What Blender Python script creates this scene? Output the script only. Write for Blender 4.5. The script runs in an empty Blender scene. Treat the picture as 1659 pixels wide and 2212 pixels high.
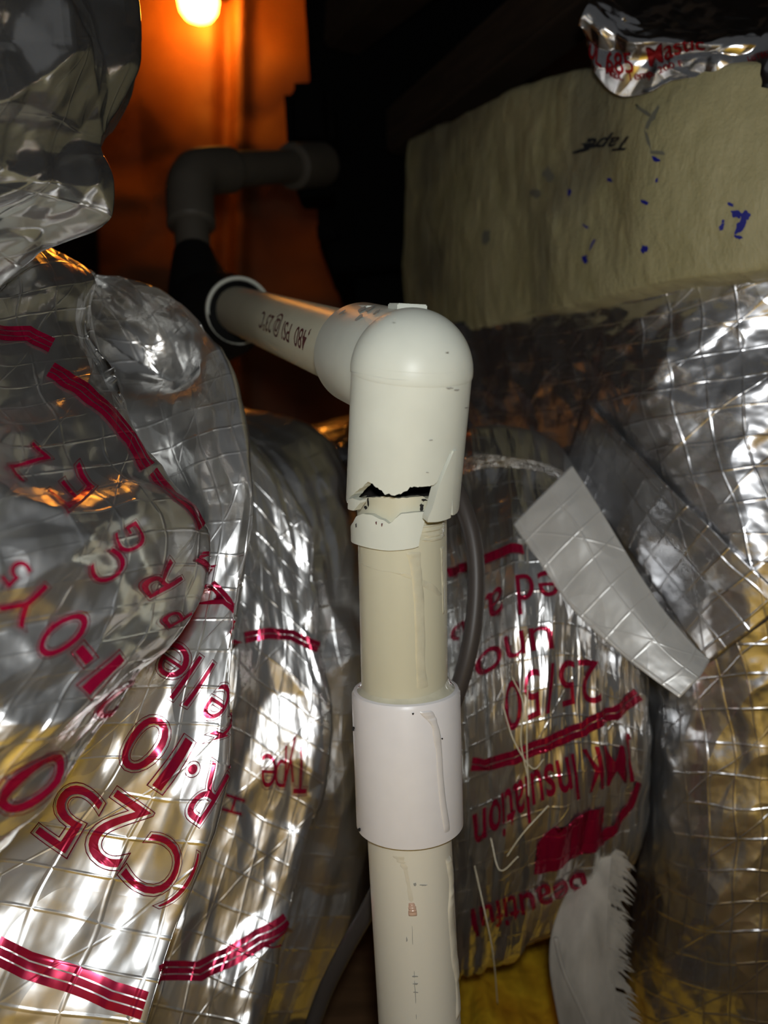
import bpy, bmesh, math, random
import numpy as np
from mathutils import Vector

# ------------------------------------------------------------------ camera, world, light, exposure
F = 1661.0                       # focal length in pixels of the 1659 x 2212 frame
ZC = 0.50                        # camera height above the attic floor
PITCH = math.radians(7.0)
CP, SP = math.cos(PITCH), math.sin(PITCH)
scene = bpy.context.scene
COL = scene.collection

cam_d = bpy.data.cameras.new('camera')
cam = bpy.data.objects.new('camera', cam_d)
COL.objects.link(cam)
cam.location = (0, 0, ZC)
cam.rotation_euler = (math.pi / 2 - PITCH, 0, 0)
cam_d.sensor_fit = 'HORIZONTAL'
cam_d.sensor_width = 6.86
cam_d.lens = 6.86 * F / 1659.0
cam_d.clip_start = 0.005
cam_d.clip_end = 20
cam_d.dof.use_dof = True
cam_d.dof.focus_distance = 0.285
cam_d.dof.aperture_fstop = 2.2
scene.camera = cam

world = bpy.data.worlds.new('world')
scene.world = world
world.use_nodes = True
bg = world.node_tree.nodes['Background']
bg.inputs[0].default_value = (0.95, 0.97, 1.0, 1)
bg.inputs[1].default_value = 0.045

fl_d = bpy.data.lights.new('phone_flash', 'POINT')
fl_d.energy = 2.05
fl_d.color = (0.96, 0.99, 1.0)
fl_d.shadow_soft_size = 0.007
fl = bpy.data.objects.new('phone_flash', fl_d)
fl.location = (0.005, -0.004, ZC + 0.023)
COL.objects.link(fl)

cyc = scene.cycles
cyc.max_bounces = 4
cyc.diffuse_bounces = 2
cyc.glossy_bounces = 3
cyc.transmission_bounces = 0
cyc.caustics_refractive = False
cyc.use_adaptive_sampling = True
cyc.adaptive_threshold = 0.1
cyc.adaptive_min_samples = 12
cyc.sample_clamp_indirect = 6.0
scene.view_settings.view_transform = 'Standard'
scene.view_settings.look = 'None'
scene.view_settings.exposure = 0.0
scene.view_settings.gamma = 1.0
scene.view_settings.use_curve_mapping = False

# ------------------------------------------------------------------ small maths
def P(px, py, d):
    x = (px - 829.5) / F * d
    u = (1106.0 - py) / F * d
    return Vector((x, d * CP + u * SP, ZC - d * SP + u * CP))

def Pn(px, py, d):
    return np.array(P(px, py, d))

def project(pos):
    x = pos[..., 0]; y = pos[..., 1]; z = pos[..., 2] - ZC
    d = y * CP - z * SP
    u = y * SP + z * CP
    dd = np.where(d > 0.02, d, 0.02)
    return 829.5 + F * x / dd, 1106.0 - F * u / dd, d

def hash2(i, j, seed):
    h = (i.astype(np.int64) * 374761393 + j.astype(np.int64) * 668265263 + seed * 1442695041) & 0x7fffffff
    h = ((h ^ (h >> 13)) * 1274126177) & 0x7fffffff
    h = (h ^ (h >> 16)) & 0xffff
    return h / 65535.0

def vnoise(x, y, seed):
    i = np.floor(x); j = np.floor(y); fx = x - i; fy = y - j
    sx = fx * fx * (3 - 2 * fx); sy = fy * fy * (3 - 2 * fy)
    a = hash2(i, j, seed); b = hash2(i + 1, j, seed); c = hash2(i, j + 1, seed); e = hash2(i + 1, j + 1, seed)
    return (a * (1 - sx) + b * sx) * (1 - sy) + (c * (1 - sx) + e * sx) * sy - 0.5

def facet(x, y, seed, warp=0.35):
    """piecewise flat crumple: linear triangles on a random, warped lattice"""
    wx = x + warp * 2 * vnoise(x * 0.9, y * 0.9, seed + 7)
    wy = y + warp * 2 * vnoise(x * 0.9 + 31, y * 0.9 + 17, seed + 9)
    i = np.floor(wx); j = np.floor(wy); fx = wx - i; fy = wy - j
    a = hash2(i, j, seed); b = hash2(i + 1, j, seed); c = hash2(i, j + 1, seed); e = hash2(i + 1, j + 1, seed)
    flip = hash2(i, j, seed + 3) > 0.5
    h1 = np.where(fx + fy < 1, a + fx * (b - a) + fy * (c - a), e + (1 - fx) * (c - e) + (1 - fy) * (b - e))
    gx = 1 - fx
    h2 = np.where(gx + fy < 1, b + gx * (a - b) + fy * (e - b), c + (1 - gx) * (e - c) + (1 - fy) * (a - c))
    return np.where(flip, h2, h1) - 0.5

def crom(pts, n, closed=False, tens=0.5):
    """Catmull-Rom through pts resampled to n points by arc length"""
    p = np.asarray(pts, float)
    K = len(p)
    seg = K if closed else K - 1
    out = []
    for s in range(seg):
        if closed:
            p0, p1, p2, p3 = p[(s - 1) % K], p[s], p[(s + 1) % K], p[(s + 2) % K]
        else:
            p1, p2 = p[s], p[s + 1]
            p0 = p[s - 1] if s > 0 else 2 * p1 - p2
            p3 = p[s + 2] if s + 2 < K else 2 * p2 - p1
        t = np.linspace(0, 1, 16, endpoint=False)[:, None]
        m1 = (p2 - p0) * tens; m2 = (p3 - p1) * tens
        out.append((2 * t**3 - 3 * t**2 + 1) * p1 + (t**3 - 2 * t**2 + t) * m1 + (-2 * t**3 + 3 * t**2) * p2 + (t**3 - t**2) * m2)
    c = np.vstack(out + [p[:1] if closed else p[-1:]])
    L = np.concatenate([[0], np.cumsum(np.linalg.norm(np.diff(c, axis=0), axis=1))])
    s = np.linspace(0, L[-1], n, endpoint=not closed)
    return np.stack([np.interp(s, L, c[:, k]) for k in range(c.shape[1])], 1)

# ------------------------------------------------------------------ object helpers
def tag(o, label=None, cat=None, group=None, kind=None):
    if label: o['label'] = label
    if cat: o['category'] = cat
    if group: o['group'] = group
    if kind: o['kind'] = kind
    return o

def thing(name, label, cat, loc=(0, 0, 0), group=None):
    o = bpy.data.objects.new(name, None)
    COL.objects.link(o)
    o.location = loc
    o.empty_display_size = 0.02
    return tag(o, label, cat, group)

def link_mesh(name, me, mat, parent=None, smooth=True):
    o = bpy.data.objects.new(name, me)
    COL.objects.link(o)
    if mat: me.materials.append(mat)
    if parent:
        o.parent = parent
        bpy.context.view_layer.update()
        o.matrix_parent_inverse = parent.matrix_world.inverted()
    if smooth:
        me.polygons.foreach_set('use_smooth', [True] * len(me.polygons))
    return o

def mesh_np(name, verts, quads, uv=None, tris=None):
    me = bpy.data.meshes.new(name)
    verts = np.asarray(verts, np.float32).reshape(-1, 3)
    me.vertices.add(len(verts)); me.vertices.foreach_set('co', verts.ravel())
    q = np.asarray(quads, np.int32).reshape(-1, 4) if quads is not None else np.zeros((0, 4), np.int32)
    t = np.asarray(tris, np.int32).reshape(-1, 3) if tris is not None else np.zeros((0, 3), np.int32)
    li = np.concatenate([q.ravel(), t.ravel()])
    me.loops.add(len(li)); me.loops.foreach_set('vertex_index', li)
    st = np.concatenate([np.arange(len(q)) * 4, len(q) * 4 + np.arange(len(t)) * 3]).astype(np.int32)
    me.polygons.add(len(st)); me.polygons.foreach_set('loop_start', st)
    if uv is not None:
        ul = me.uv_layers.new(name='UVMap')
        ul.data.foreach_set('uv', np.asarray(uv, np.float32).reshape(-1, 2)[li].ravel())
    me.update(calc_edges=True)
    me.validate()
    return me

def grid_quads(nu, nv, cu=False, cv=False):
    i, j = np.meshgrid(np.arange(nu if cu else nu - 1), np.arange(nv if cv else nv - 1), indexing='ij')
    i2 = (i + 1) % nu; j2 = (j + 1) % nv
    return np.stack([i * nv + j, i2 * nv + j, i2 * nv + j2, i * nv + j2], -1).reshape(-1, 4)

class Surf:
    """a grid of points with normals and metric uv; things printed on it are mapped through it"""
    def __init__(s, pos, closed_v=False):
        s.closed = closed_v
        s.pos = pos
        s.metric()
    def metric(s):
        p = s.pos
        du = np.linalg.norm(np.diff(p, axis=0), axis=2); dv = np.linalg.norm(np.diff(p, axis=1), axis=2)
        U = np.concatenate([[0], np.cumsum(du.mean(1))]); V = np.concatenate([[0], np.cumsum(dv.mean(0))])
        s.U, s.V = np.meshgrid(U, V, indexing='ij')
        s.normals()
    def normals(s):
        p = s.pos
        a = np.gradient(p, axis=0)
        if s.closed:
            b = (np.roll(p, -1, 1) - np.roll(p, 1, 1)) * 0.5
        else:
            b = np.gradient(p, axis=1)
        n = np.cross(a, b)
        n /= np.linalg.norm(n, axis=2, keepdims=True) + 1e-12
        s.n = n * getattr(s, 'sgn', 1)
    def outward(s, c):
        """flip so that normals look away from point c (or from the ring centres when c is None)"""
        cc = s.pos.mean(1, keepdims=True) if c is None else np.asarray(c)
        s.sgn = 1 if ((s.pos - cc) * s.n).sum(2).mean() > 0 else -1
        s.normals()
    def displace(s, h):
        s.pos = s.pos + s.n * h[..., None]
        s.normals()
    def build(s, name, mat, parent=None, caps=False):
        nu, nv = s.pos.shape[:2]
        q = grid_quads(nu, nv, False, s.closed)
        if s.sgn < 0 if hasattr(s, 'sgn') else False:
            q = q[:, ::-1]
        v = s.pos.reshape(-1, 3); uv = np.stack([s.U, s.V], -1).reshape(-1, 2); tris = None
        if caps and s.closed:
            c0, c1 = s.pos[0].mean(0), s.pos[-1].mean(0)
            n0 = len(v); v = np.vstack([v, c0, c1]); uv = np.vstack([uv, [0, 0], [0, 0]])
            j = np.arange(nv); j2 = (j + 1) % nv
            tris = np.vstack([np.stack([j2, j, np.full(nv, n0)], 1), np.stack([(nu - 1) * nv + j, (nu - 1) * nv + j2, np.full(nv, n0 + 1)], 1)])
        s.obj = link_mesh(name, mesh_np(name, v, q, uv, tris), mat, parent)
        return s.obj
    # -- printing
    def at_pixel(s, px, py):
        if not hasattr(s, 'pp'):
            x, y, d = project(s.pos)
            tocam = np.array([0, 0, ZC]) - s.pos
            s.pp = (x, y, d, (tocam * s.n).sum(2) > 0)
        x, y, d, front = s.pp
        r = (x - px) ** 2 + (y - py) ** 2 + np.where(front, 0, 1e6) + np.where(d > 0.03, 0, 1e9)
        m = r.min()
        near = r < (math.sqrt(m) + 9) ** 2
        dd = np.where(near, d + 0.0004 * np.sqrt(r), 9e9)
        i, j = np.unravel_index(dd.argmin(), dd.shape)
        nu, nv = d.shape
        i2 = min(i + 1, nu - 1); i1 = max(i - 1, 0); j2 = min(j + 1, nv - 1); j1 = max(j - 1, 0)
        A = np.array([[(x[i2, j] - x[i1, j]) / (i2 - i1), (x[i, j2] - x[i, j1]) / (j2 - j1)],
                      [(y[i2, j] - y[i1, j]) / (i2 - i1), (y[i, j2] - y[i, j1]) / (j2 - j1)]])
        try:
            o = np.linalg.solve(A, [px - x[i, j], py - y[i, j]])
        except Exception:
            o = np.zeros(2)
        o = np.clip(o, -1.5, 1.5)
        return np.array([np.clip(i + o[0], 0, nu - 1.001), np.clip(j + o[1], 0, nv - 1.001)])
    def sample(s, ij, lift):
        nu, nv = s.pos.shape[:2]
        i = np.clip(ij[:, 0], 0, nu - 1.001); j = np.clip(ij[:, 1], 0, nv - 1.001)
        a = np.floor(i).astype(int); b = np.floor(j).astype(int); fi = (i - a)[:, None]; fj = (j - b)[:, None]
        def bil(g):
            return (g[a, b] * (1 - fi) + g[a + 1, b] * fi) * (1 - fj) + (g[a, b + 1] * (1 - fi) + g[a + 1, b + 1] * fi) * fj
        uv = np.stack([bil(s.U[..., None])[:, 0], bil(s.V[..., None])[:, 0]], 1)
        return bil(s.pos) + bil(s.n) * lift, uv
    def ribbon(s, name, pix, w, mat, parent, lift=0.0006, lines=1, gap=0.0):
        """a printed stripe that follows pixel stations; w = width in pixels there"""
        pix = np.asarray(pix, float)
        tan = np.gradient(pix, axis=0); tan /= np.linalg.norm(tan, axis=1, keepdims=True)
        nrm = np.stack([-tan[:, 1], tan[:, 0]], 1)
        vs, qs, uvs = [], [], []
        for k in range(lines):
            lo = -0.5 + k / lines + (gap / 2 if k else 0); hi = -0.5 + (k + 1) / lines - (gap / 2 if k < lines - 1 else 0)
            rails = []
            for f in np.linspace(lo, hi, 4):
                st = np.array([s.at_pixel(*(p + n * f * w)) for p, n in zip(pix, nrm)])
                t = np.linspace(0, len(st) - 1, (len(st) - 1) * 14 + 1)
                rails.append(np.stack([np.interp(t, np.arange(len(st)), st[:, c]) for c in (0, 1)], 1))
            R = np.stack(rails, 1)
            v, uv = s.sample(R.reshape(-1, 2), lift)
            qs.append(grid_quads(R.shape[0], 4) + sum(len(a) for a in vs))
            vs.append(v); uvs.append(uv)
        return link_mesh(name, mesh_np(name, np.vstack(vs), np.vstack(qs), np.vstack(uvs)), mat, parent)
    def local(s, cx, cy):
        """grid position under a pixel and the local pixel-to-grid map"""
        c = s.at_pixel(cx, cy); x, y = s.pp[0], s.pp[1]
        i, j = int(c[0]), int(c[1]); nu, nv = x.shape; k = 4
        i1, i2, j1, j2 = max(i - k, 0), min(i + k, nu - 1), max(j - k, 0), min(j + k, nv - 1)
        A = np.array([[(x[i2, j] - x[i1, j]) / (i2 - i1), (x[i, j2] - x[i, j1]) / (j2 - j1)],
                      [(y[i2, j] - y[i1, j]) / (i2 - i1), (y[i, j2] - y[i, j1]) / (j2 - j1)]])
        Ai = np.linalg.pinv(A, rcond=0.08)
        return c, Ai
    def glyph(s, name, ch, cx, cy, dr, w, h, mat, parent, lift=0.0007, bold=0.0, ghost=True):
        """one printed character around pixel (cx, cy), reading direction dr; laid flat in the sheet's own coordinates there"""
        co, tri = text_mesh(ch, bold - 0.008)
        dr = np.array(dr, float); dr /= np.linalg.norm(dr); up = np.array([dr[1], -dr[0]])
        lo, hi = co.min(0), co.max(0)
        c, Ai = s.local(cx, cy)
        def put(cc, lf):
            X = ((cc[:, 0] - lo[0]) / (hi[0] - lo[0]) - 0.5) * w; Y = ((cc[:, 1] - lo[1]) / (hi[1] - lo[1]) - 0.5) * h
            pix = X[:, None] * dr + Y[:, None] * up
            return s.sample(c + pix @ Ai.T, lf)
        v, uv = put(co, lift)
        o = link_mesh(name, mesh_np(name, v, None, uv, tri), mat, parent)
        if ghost:
            c2, t2 = text_mesh(ch, bold + 0.022, outline=True)
            v, uv = put(c2, lift + 0.0001)
            link_mesh('letter_outline', mesh_np('letter_outline', v, None, uv, t2), mat, o)
        return o
    def text(s, name, string, p0, p1, p2, mat, parent, lift=0.0007, bold=0.012, shear=0.0):
        """lettering whose baseline runs from pixel p0 to p1, cap tops at p2"""
        co, tri = text_mesh(string, bold, shear)
        w = co[:, 0].max() - co[:, 0].min()
        x = (co[:, 0] - co[:, 0].min()) / w; y = co[:, 1] / 0.72
        a, b, c = (s.at_pixel(*p) for p in (p0, p1, p2))
        ij = a + x[:, None] * (b - a) + y[:, None] * (c - a)
        v, uv = s.sample(ij, lift)
        return link_mesh(name, mesh_np(name, v, None, uv, tri), mat, parent)

def text_mesh(string, bold=0.012, shear=0.0, maxlen=0.09, outline=False):
    cu = bpy.data.curves.new('lettering', 'FONT')
    cu.body = string; cu.offset = bold; cu.shear = shear; cu.resolution_u = 5
    if outline:
        cu.fill_mode = 'NONE'; cu.bevel_depth = 0.0045; cu.bevel_resolution = 0
    ob = bpy.data.objects.new('lettering_tmp', cu)
    COL.objects.link(ob)
    dg = bpy.context.evaluated_depsgraph_get()
    me = bpy.data.meshes.new_from_object(ob.evaluated_get(dg))
    bm = bmesh.new(); bm.from_mesh(me)
    bmesh.ops.remove_doubles(bm, verts=bm.verts, dist=1e-5)
    for _ in range(5):
        long = [e for e in bm.edges if e.calc_length() > maxlen]
        if not long: break
        bmesh.ops.subdivide_edges(bm, edges=long, cuts=1)
        bmesh.ops.triangulate(bm, faces=bm.faces)
    bmesh.ops.triangulate(bm, faces=bm.faces)
    bm.verts.ensure_lookup_table()
    co = np.array([v.co[:] for v in bm.verts]); tri = np.array([[v.index for v in f.verts] for f in bm.faces])
    bm.free(); bpy.data.objects.remove(ob); bpy.data.curves.remove(cu); bpy.data.meshes.remove(me)
    return co, tri

# ------------------------------------------------------------------ materials
class NT:
    def __init__(s, name):
        s.m = bpy.data.materials.new(name); s.m.use_nodes = True
        s.t = s.m.node_tree; s.b = s.t.nodes['Principled BSDF']
    def n(s, typ, **kw):
        nd = s.t.nodes.new(typ)
        for k, v in kw.items():
            if k.startswith('i_'):
                nd.inputs[k[2:].replace('_', ' ')].default_value = v
            else:
                setattr(nd, k, v)
        return nd
    def l(s, a, b): s.t.links.new(a, b)
    def math(s, op, a, b=None, c=None):
        nd = s.n('ShaderNodeMath', operation=op)
        for k, v in enumerate((a, b, c)):
            if v is None: continue
            if isinstance(v, (int, float)): nd.inputs[k].default_value = v
            else: s.l(v, nd.inputs[k])
        return nd.outputs[0]
    def ramp(s, src, stops):
        nd = s.n('ShaderNodeValToRGB')
        el = nd.color_ramp.elements
        while len(el) < len(stops): el.new(0.5)
        for e, (p, c) in zip(el, stops):
            e.position = p; e.color = c if len(c) == 4 else (*c, 1)
        s.l(src, nd.inputs[0])
        return nd.outputs[0]
    def mix(s, f, a, b):
        nd = s.n('ShaderNodeMix', data_type='RGBA')
        for k, v in ((0, f), (6, a), (7, b)):
            if isinstance(v, (int, float)): nd.inputs[k].default_value = v
            elif isinstance(v, tuple): nd.inputs[k].default_value = v if len(v) == 4 else (*v, 1)
            else: s.l(v, nd.inputs[k])
        return nd.outputs[2]

def plain(name, col, rough=0.5, metal=0.0, noise=0.0, nscale=60.0, bump=0.0, coat=0.0, spec=0.5, stretch=None):
    k = NT(name); b = k.b
    b.inputs['Base Color'].default_value = (*col, 1)
    b.inputs['Roughness'].default_value = rough
    b.inputs['Metallic'].default_value = metal
    b.inputs['Coat Weight'].default_value = coat
    b.inputs['Specular IOR Level'].default_value = spec
    if noise or bump:
        tc = k.n('ShaderNodeTexCoord')
        src = tc.outputs['Object']
        if stretch:
            mp = k.n('ShaderNodeMapping'); mp.inputs['Scale'].default_value = stretch
            k.l(src, mp.inputs[0]); src = mp.outputs[0]
        nz = k.n('ShaderNodeTexNoise', i_Scale=nscale, i_Detail=5.0)
        k.l(src, nz.inputs['Vector'])
        if noise:
            lo = tuple(c * (1 - noise) for c in col); hi = tuple(min(1, c * (1 + noise)) for c in col)
            k.l(k.ramp(nz.outputs[0], [(0.3, lo), (0.7, hi)]), b.inputs['Base Color'])
        if bump:
            bp = k.n('ShaderNodeBump', i_Strength=bump, i_Distance=0.002)
            k.l(nz.outputs[0], bp.inputs['Height']); k.l(bp.outputs[0], b.inputs['Normal'])
    return k.m

def foil(name, base=(0.88, 0.88, 0.87), rough=0.22, metal=0.95, thread=0.013, thread_amt=1.0, crinkle=1.0, su=1.0, sv=1.0,
         ink=False, ink_col=(0.45, 0.008, 0.06), tint=None):
    """metallised film over a scrim of threads; UV is in metres"""
    k = NT(name); b = k.b
    uvn = k.n('ShaderNodeUVMap'); uvn.uv_map = 'UVMap'
    sep = k.n('ShaderNodeSeparateXYZ'); 
    # slight waviness of the threads
    nzw = k.n('ShaderNodeTexNoise', i_Scale=30.0, i_Detail=0.0)
    k.l(uvn.outputs[0], nzw.inputs['Vector'])
    wv = k.n('ShaderNodeVectorMath', operation='SCALE'); wv.inputs['Scale'].default_value = 0.006
    k.l(nzw.outputs['Color'], wv.inputs[0])
    add = k.n('ShaderNodeVectorMath', operation='ADD'); k.l(uvn.outputs[0], add.inputs[0]); k.l(wv.outputs[0], add.inputs[1])
    k.l(add.outputs[0], sep.inputs[0])
    u, v = sep.outputs[0], sep.outputs[1]
    def line(c, sp, w):
        pp = k.math('PINGPONG', c, sp / 2)
        mr = k.n('ShaderNodeMapRange', interpolation_type='SMOOTHSTEP')
        mr.inputs[1].default_value = 0; mr.inputs[2].default_value = w; mr.inputs[3].default_value = 1; mr.inputs[4].default_value = 0
        k.l(pp, mr.inputs[0]); return mr.outputs[0]
    t1 = line(u, thread * 1.15, 0.0009)
    t2 = line(v, thread, 0.0009)
    dg = k.math('ADD', k.math('MULTIPLY', u, 0.8), k.math('MULTIPLY', v, 0.6))
    t3 = line(dg, thread * 2.3, 0.0007)
    th = k.math('MAXIMUM', k.math('MAXIMUM', t1, t2), k.math('MULTIPLY', t3, 0.7))
    mp = k.n('ShaderNodeMapping'); mp.inputs['Scale'].default_value = (su, sv, 1)
    k.l(uvn.outputs[0], mp.inputs[0])
    nz = k.n('ShaderNodeTexNoise', i_Scale=60.0, i_Detail=2.0, i_Roughness=0.6); k.l(mp.outputs[0], nz.inputs['Vector'])
    n2 = k.n('ShaderNodeTexNoise', i_Scale=34.0, i_Detail=0.0); k.l(mp.outputs[0], n2.inputs['Vector'])
    rdg = k.math('ABSOLUTE', k.math('SUBTRACT', n2.outputs[0], 0.5))
    h = k.math('ADD', k.math('ADD', k.math('MULTIPLY', nz.outputs[0], 0.75 * crinkle), k.math('MULTIPLY', rdg, -2.6 * crinkle)), k.math('MULTIPLY', k.math('MULTIPLY', th, nzw.outputs[0]), 0.26 * thread_amt))
    bp = k.n('ShaderNodeBump', i_Strength=1.0, i_Distance=0.0016)
    k.l(h, bp.inputs['Height']); k.l(bp.outputs[0], b.inputs['Normal'])
    b.inputs['Roughness'].default_value = rough
    if ink:
        b.inputs['Base Color'].default_value = (*ink_col, 1)
        b.inputs['Metallic'].default_value = 0.55
        b.inputs['Specular IOR Level'].default_value = 0.6
    else:
        col = k.mix(k.math('MULTIPLY', th, 0.05), base, (0.9, 0.9, 0.88))
        if tint:
            tm, tc_, ts = tint
            mp2 = k.n('ShaderNodeMapping'); mp2.inputs['Scale'].default_value = ts
            k.l(uvn.outputs[0], mp2.inputs[0])
            tn = k.n('ShaderNodeTexNoise', i_Scale=1.0, i_Detail=2.0); k.l(mp2.outputs[0], tn.inputs['Vector'])
            f = k.ramp(tn.outputs[0], [(tm, (0, 0, 0)), (tm + 0.1, (1, 1, 1))])
            col = k.mix(k.math('MULTIPLY', f, 0.8), col, tc_)
        k.l(col, b.inputs['Base Color'])
        b.inputs['Metallic'].default_value = metal
    return k.m

INK = (0.42, 0.006, 0.05)
M = {}
M['foil'] = foil('foil_jacket', rough=0.29, su=1.6, sv=0.7, crinkle=0.65, thread=0.0145, thread_amt=0.65)
M['foil_ink'] = foil('foil_jacket_red_ink', su=1.6, sv=0.7, crinkle=0.65, thread=0.0145, thread_amt=0.65, ink=True, ink_col=INK)
M['foil_thin'] = foil('foil_film_clear', base=(0.80, 0.80, 0.79), rough=0.2, metal=0.95, thread=0.03, thread_amt=0.3, crinkle=0.3)
M['foil_fine'] = foil('foil_jacket_streaky', rough=0.28, su=3.0, sv=0.5, crinkle=1.2, thread=0.015)
M['foil_fine_ink'] = foil('foil_jacket_streaky_red_ink', su=3.0, sv=0.5, crinkle=1.2, thread=0.015, ink=True, ink_col=INK)
M['foil_wrap'] = foil('foil_wrap_scrim', base=(0.80, 0.80, 0.82), rough=0.27, thread=0.0155, thread_amt=1.0, crinkle=0.8)
M['foil_tape'] = foil('foil_tape_scrim', base=(0.84, 0.84, 0.82), rough=0.40, metal=0.40, thread=0.017, thread_amt=0.9, crinkle=0.5)
M['foil_crisp'] = foil('foil_tape_crisp', base=(0.85, 0.85, 0.86), rough=0.2, metal=1.0, thread=0.05, thread_amt=0.0, crinkle=0.25)
M['foil_crisp_ink'] = foil('foil_tape_red_ink', rough=0.2, thread=0.05, thread_amt=0.0, crinkle=0.25, ink=True, ink_col=(0.30, 0.008, 0.012))
M['pvc'] = plain('pvc_aged_white', (0.64, 0.665, 0.59), 0.40, spec=0.35, noise=0.03, nscale=90, bump=0.02)
M['pvc_cream'] = plain('pvc_cream', (0.60, 0.58, 0.44), 0.38, noise=0.05, nscale=40, bump=0.03, stretch=(1, 1, 0.2))
M['pvc_pale'] = plain('pvc_pale', (0.80, 0.77, 0.66), 0.38, noise=0.04, nscale=40, bump=0.03, stretch=(1, 1, 0.15))
M['pvc_white'] = plain('pvc_bright_white', (0.80, 0.78, 0.79), 0.36, noise=0.015, nscale=150, bump=0.02)
M['pvc_shaded'] = plain('pvc_shade_tone', (0.085, 0.075, 0.06), 0.5, noise=0.08, nscale=40)  # far pipe: its shade is put into this dark base colour
M['cement'] = plain('clear_pvc_cement', (0.60, 0.575, 0.44), 0.10, coat=1.0, noise=0.08, nscale=160, bump=0.25)
M['cement_pale'] = plain('pale_pvc_cement', (0.74, 0.70, 0.58), 0.12, coat=1.0, noise=0.06, nscale=160, bump=0.2)
M['cement_pink'] = plain('pinkish_cement', (0.62, 0.42, 0.32), 0.2, coat=0.6)
M['cement_white'] = plain('whitish_cement', (0.76, 0.74, 0.74), 0.15, coat=0.8, bump=0.1, nscale=200)
M['dark'] = plain('dark_dirt_and_hole_shade', (0.012, 0.010, 0.008), 0.7)  # dirt marks, and the painted shade inside the broken pipes
M['grime'] = plain('grey_grime', (0.33, 0.33, 0.30), 0.7)
M['brown_ink'] = plain('brown_print', (0.11, 0.03, 0.03), 0.5)
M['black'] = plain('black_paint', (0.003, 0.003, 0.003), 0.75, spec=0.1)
M['rubber'] = plain('black_rubber', (0.008, 0.008, 0.008), 0.7, spec=0.15)
M['cable'] = plain('grey_brown_cable', (0.062, 0.052, 0.047), 0.45, noise=0.06, nscale=30)
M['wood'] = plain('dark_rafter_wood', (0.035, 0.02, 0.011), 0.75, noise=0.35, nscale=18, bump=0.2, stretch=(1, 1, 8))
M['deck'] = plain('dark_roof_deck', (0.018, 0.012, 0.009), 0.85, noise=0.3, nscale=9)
M['ply'] = plain('floor_plywood', (0.20, 0.11, 0.05), 0.75, noise=0.25, nscale=12, bump=0.1, stretch=(1, 6, 1))
M['blue_ink'] = plain('blue_marker', (0.015, 0.02, 0.28), 0.4)
M['black_ink'] = plain('black_marker', (0.02, 0.022, 0.028), 0.5)
M['grey_ink'] = plain('smeared_marker', (0.19, 0.19, 0.15), 0.6)
M['fuzz'] = plain('pale_frayed_facing', (0.43, 0.40, 0.35), 0.7, noise=0.18, nscale=120, bump=0.3, stretch=(1, 1, 0.3))
M['strand'] = plain('glass_fibre_strand', (0.75, 0.68, 0.5), 0.25)

def kraft_mat():
    k = NT('kraft_paper_facing'); b = k.b
    tc = k.n('ShaderNodeTexCoord')
    nz = k.n('ShaderNodeTexNoise', i_Scale=4.0, i_Detail=6.0); k.l(tc.outputs['Object'], nz.inputs['Vector'])
    k.l(k.ramp(nz.outputs[0], [(0.3, (0.20, 0.055, 0.01)), (0.7, (0.42, 0.14, 0.025))]), b.inputs['Base Color'])
    b.inputs['Roughness'].default_value = 0.55
    bp = k.n('ShaderNodeBump', i_Strength=0.6, i_Distance=0.01); k.l(nz.outputs[0], bp.inputs['Height']); k.l(bp.outputs[0], b.inputs['Normal'])
    return k.m
M['kraft'] = kraft_mat()

def mastic_mat():
    k = NT('brushed_mastic'); b = k.b
    tc = k.n('ShaderNodeTexCoord')
    mp = k.n('ShaderNodeMapping'); mp.inputs['Scale'].default_value = (1.3, 1.3, 0.7); k.l(tc.outputs['Object'], mp.inputs[0])
    nz = k.n('ShaderNodeTexNoise', i_Scale=28.0, i_Detail=8.0, i_Roughness=0.65); k.l(mp.outputs[0], nz.inputs['Vector'])
    n2 = k.n('ShaderNodeTexNoise', i_Scale=9.0, i_Detail=4.0); k.l(tc.outputs['Object'], n2.inputs['Vector'])
    c1 = k.ramp(nz.outputs[0], [(0.3, (0.36, 0.33, 0.17)), (0.7, (0.52, 0.48, 0.28))])
    f = k.ramp(n2.outputs[0], [(0.48, (0, 0, 0)), (0.62, (1, 1, 1))])
    k.l(k.mix(k.math('MULTIPLY', f, 0.7), c1, (0.17, 0.155, 0.11)), b.inputs['Base Color'])
    b.inputs['Roughness'].default_value = 0.5
    bp = k.n('ShaderNodeBump', i_Strength=0.8, i_Distance=0.006); k.l(nz.outputs[0], bp.inputs['Height']); k.l(bp.outputs[0], b.inputs['Normal'])
    return k.m
M['mastic'] = mastic_mat()

def wool_mat():
    k = NT('yellow_glass_wool'); b = k.b
    tc = k.n('ShaderNodeTexCoord')
    nz = k.n('ShaderNodeTexNoise', i_Scale=60.0, i_Detail=8.0); k.l(tc.outputs['Object'], nz.inputs['Vector'])
    k.l(k.ramp(nz.outputs[0], [(0.3, (0.72, 0.37, 0.008)), (0.7, (0.97, 0.62, 0.025))]), b.inputs['Base Color'])
    b.inputs['Roughness'].default_value = 0.9
    bp = k.n('ShaderNodeBump', i_Strength=0.8, i_Distance=0.006); k.l(nz.outputs[0], bp.inputs['Height']); k.l(bp.outputs[0], b.inputs['Normal'])
    return k.m
M['wool'] = wool_mat()

def emit(name, col, s):
    k = NT(name)
    k.b.inputs['Base Color'].default_value = (*col, 1)
    k.b.inputs['Emission Color'].default_value = (*col, 1)
    k.b.inputs['Emission Strength'].default_value = s
    return k.m
M['bulb'] = emit('lit_amber_bulb', (1.0, 0.36, 0.035), 40.0)

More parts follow.
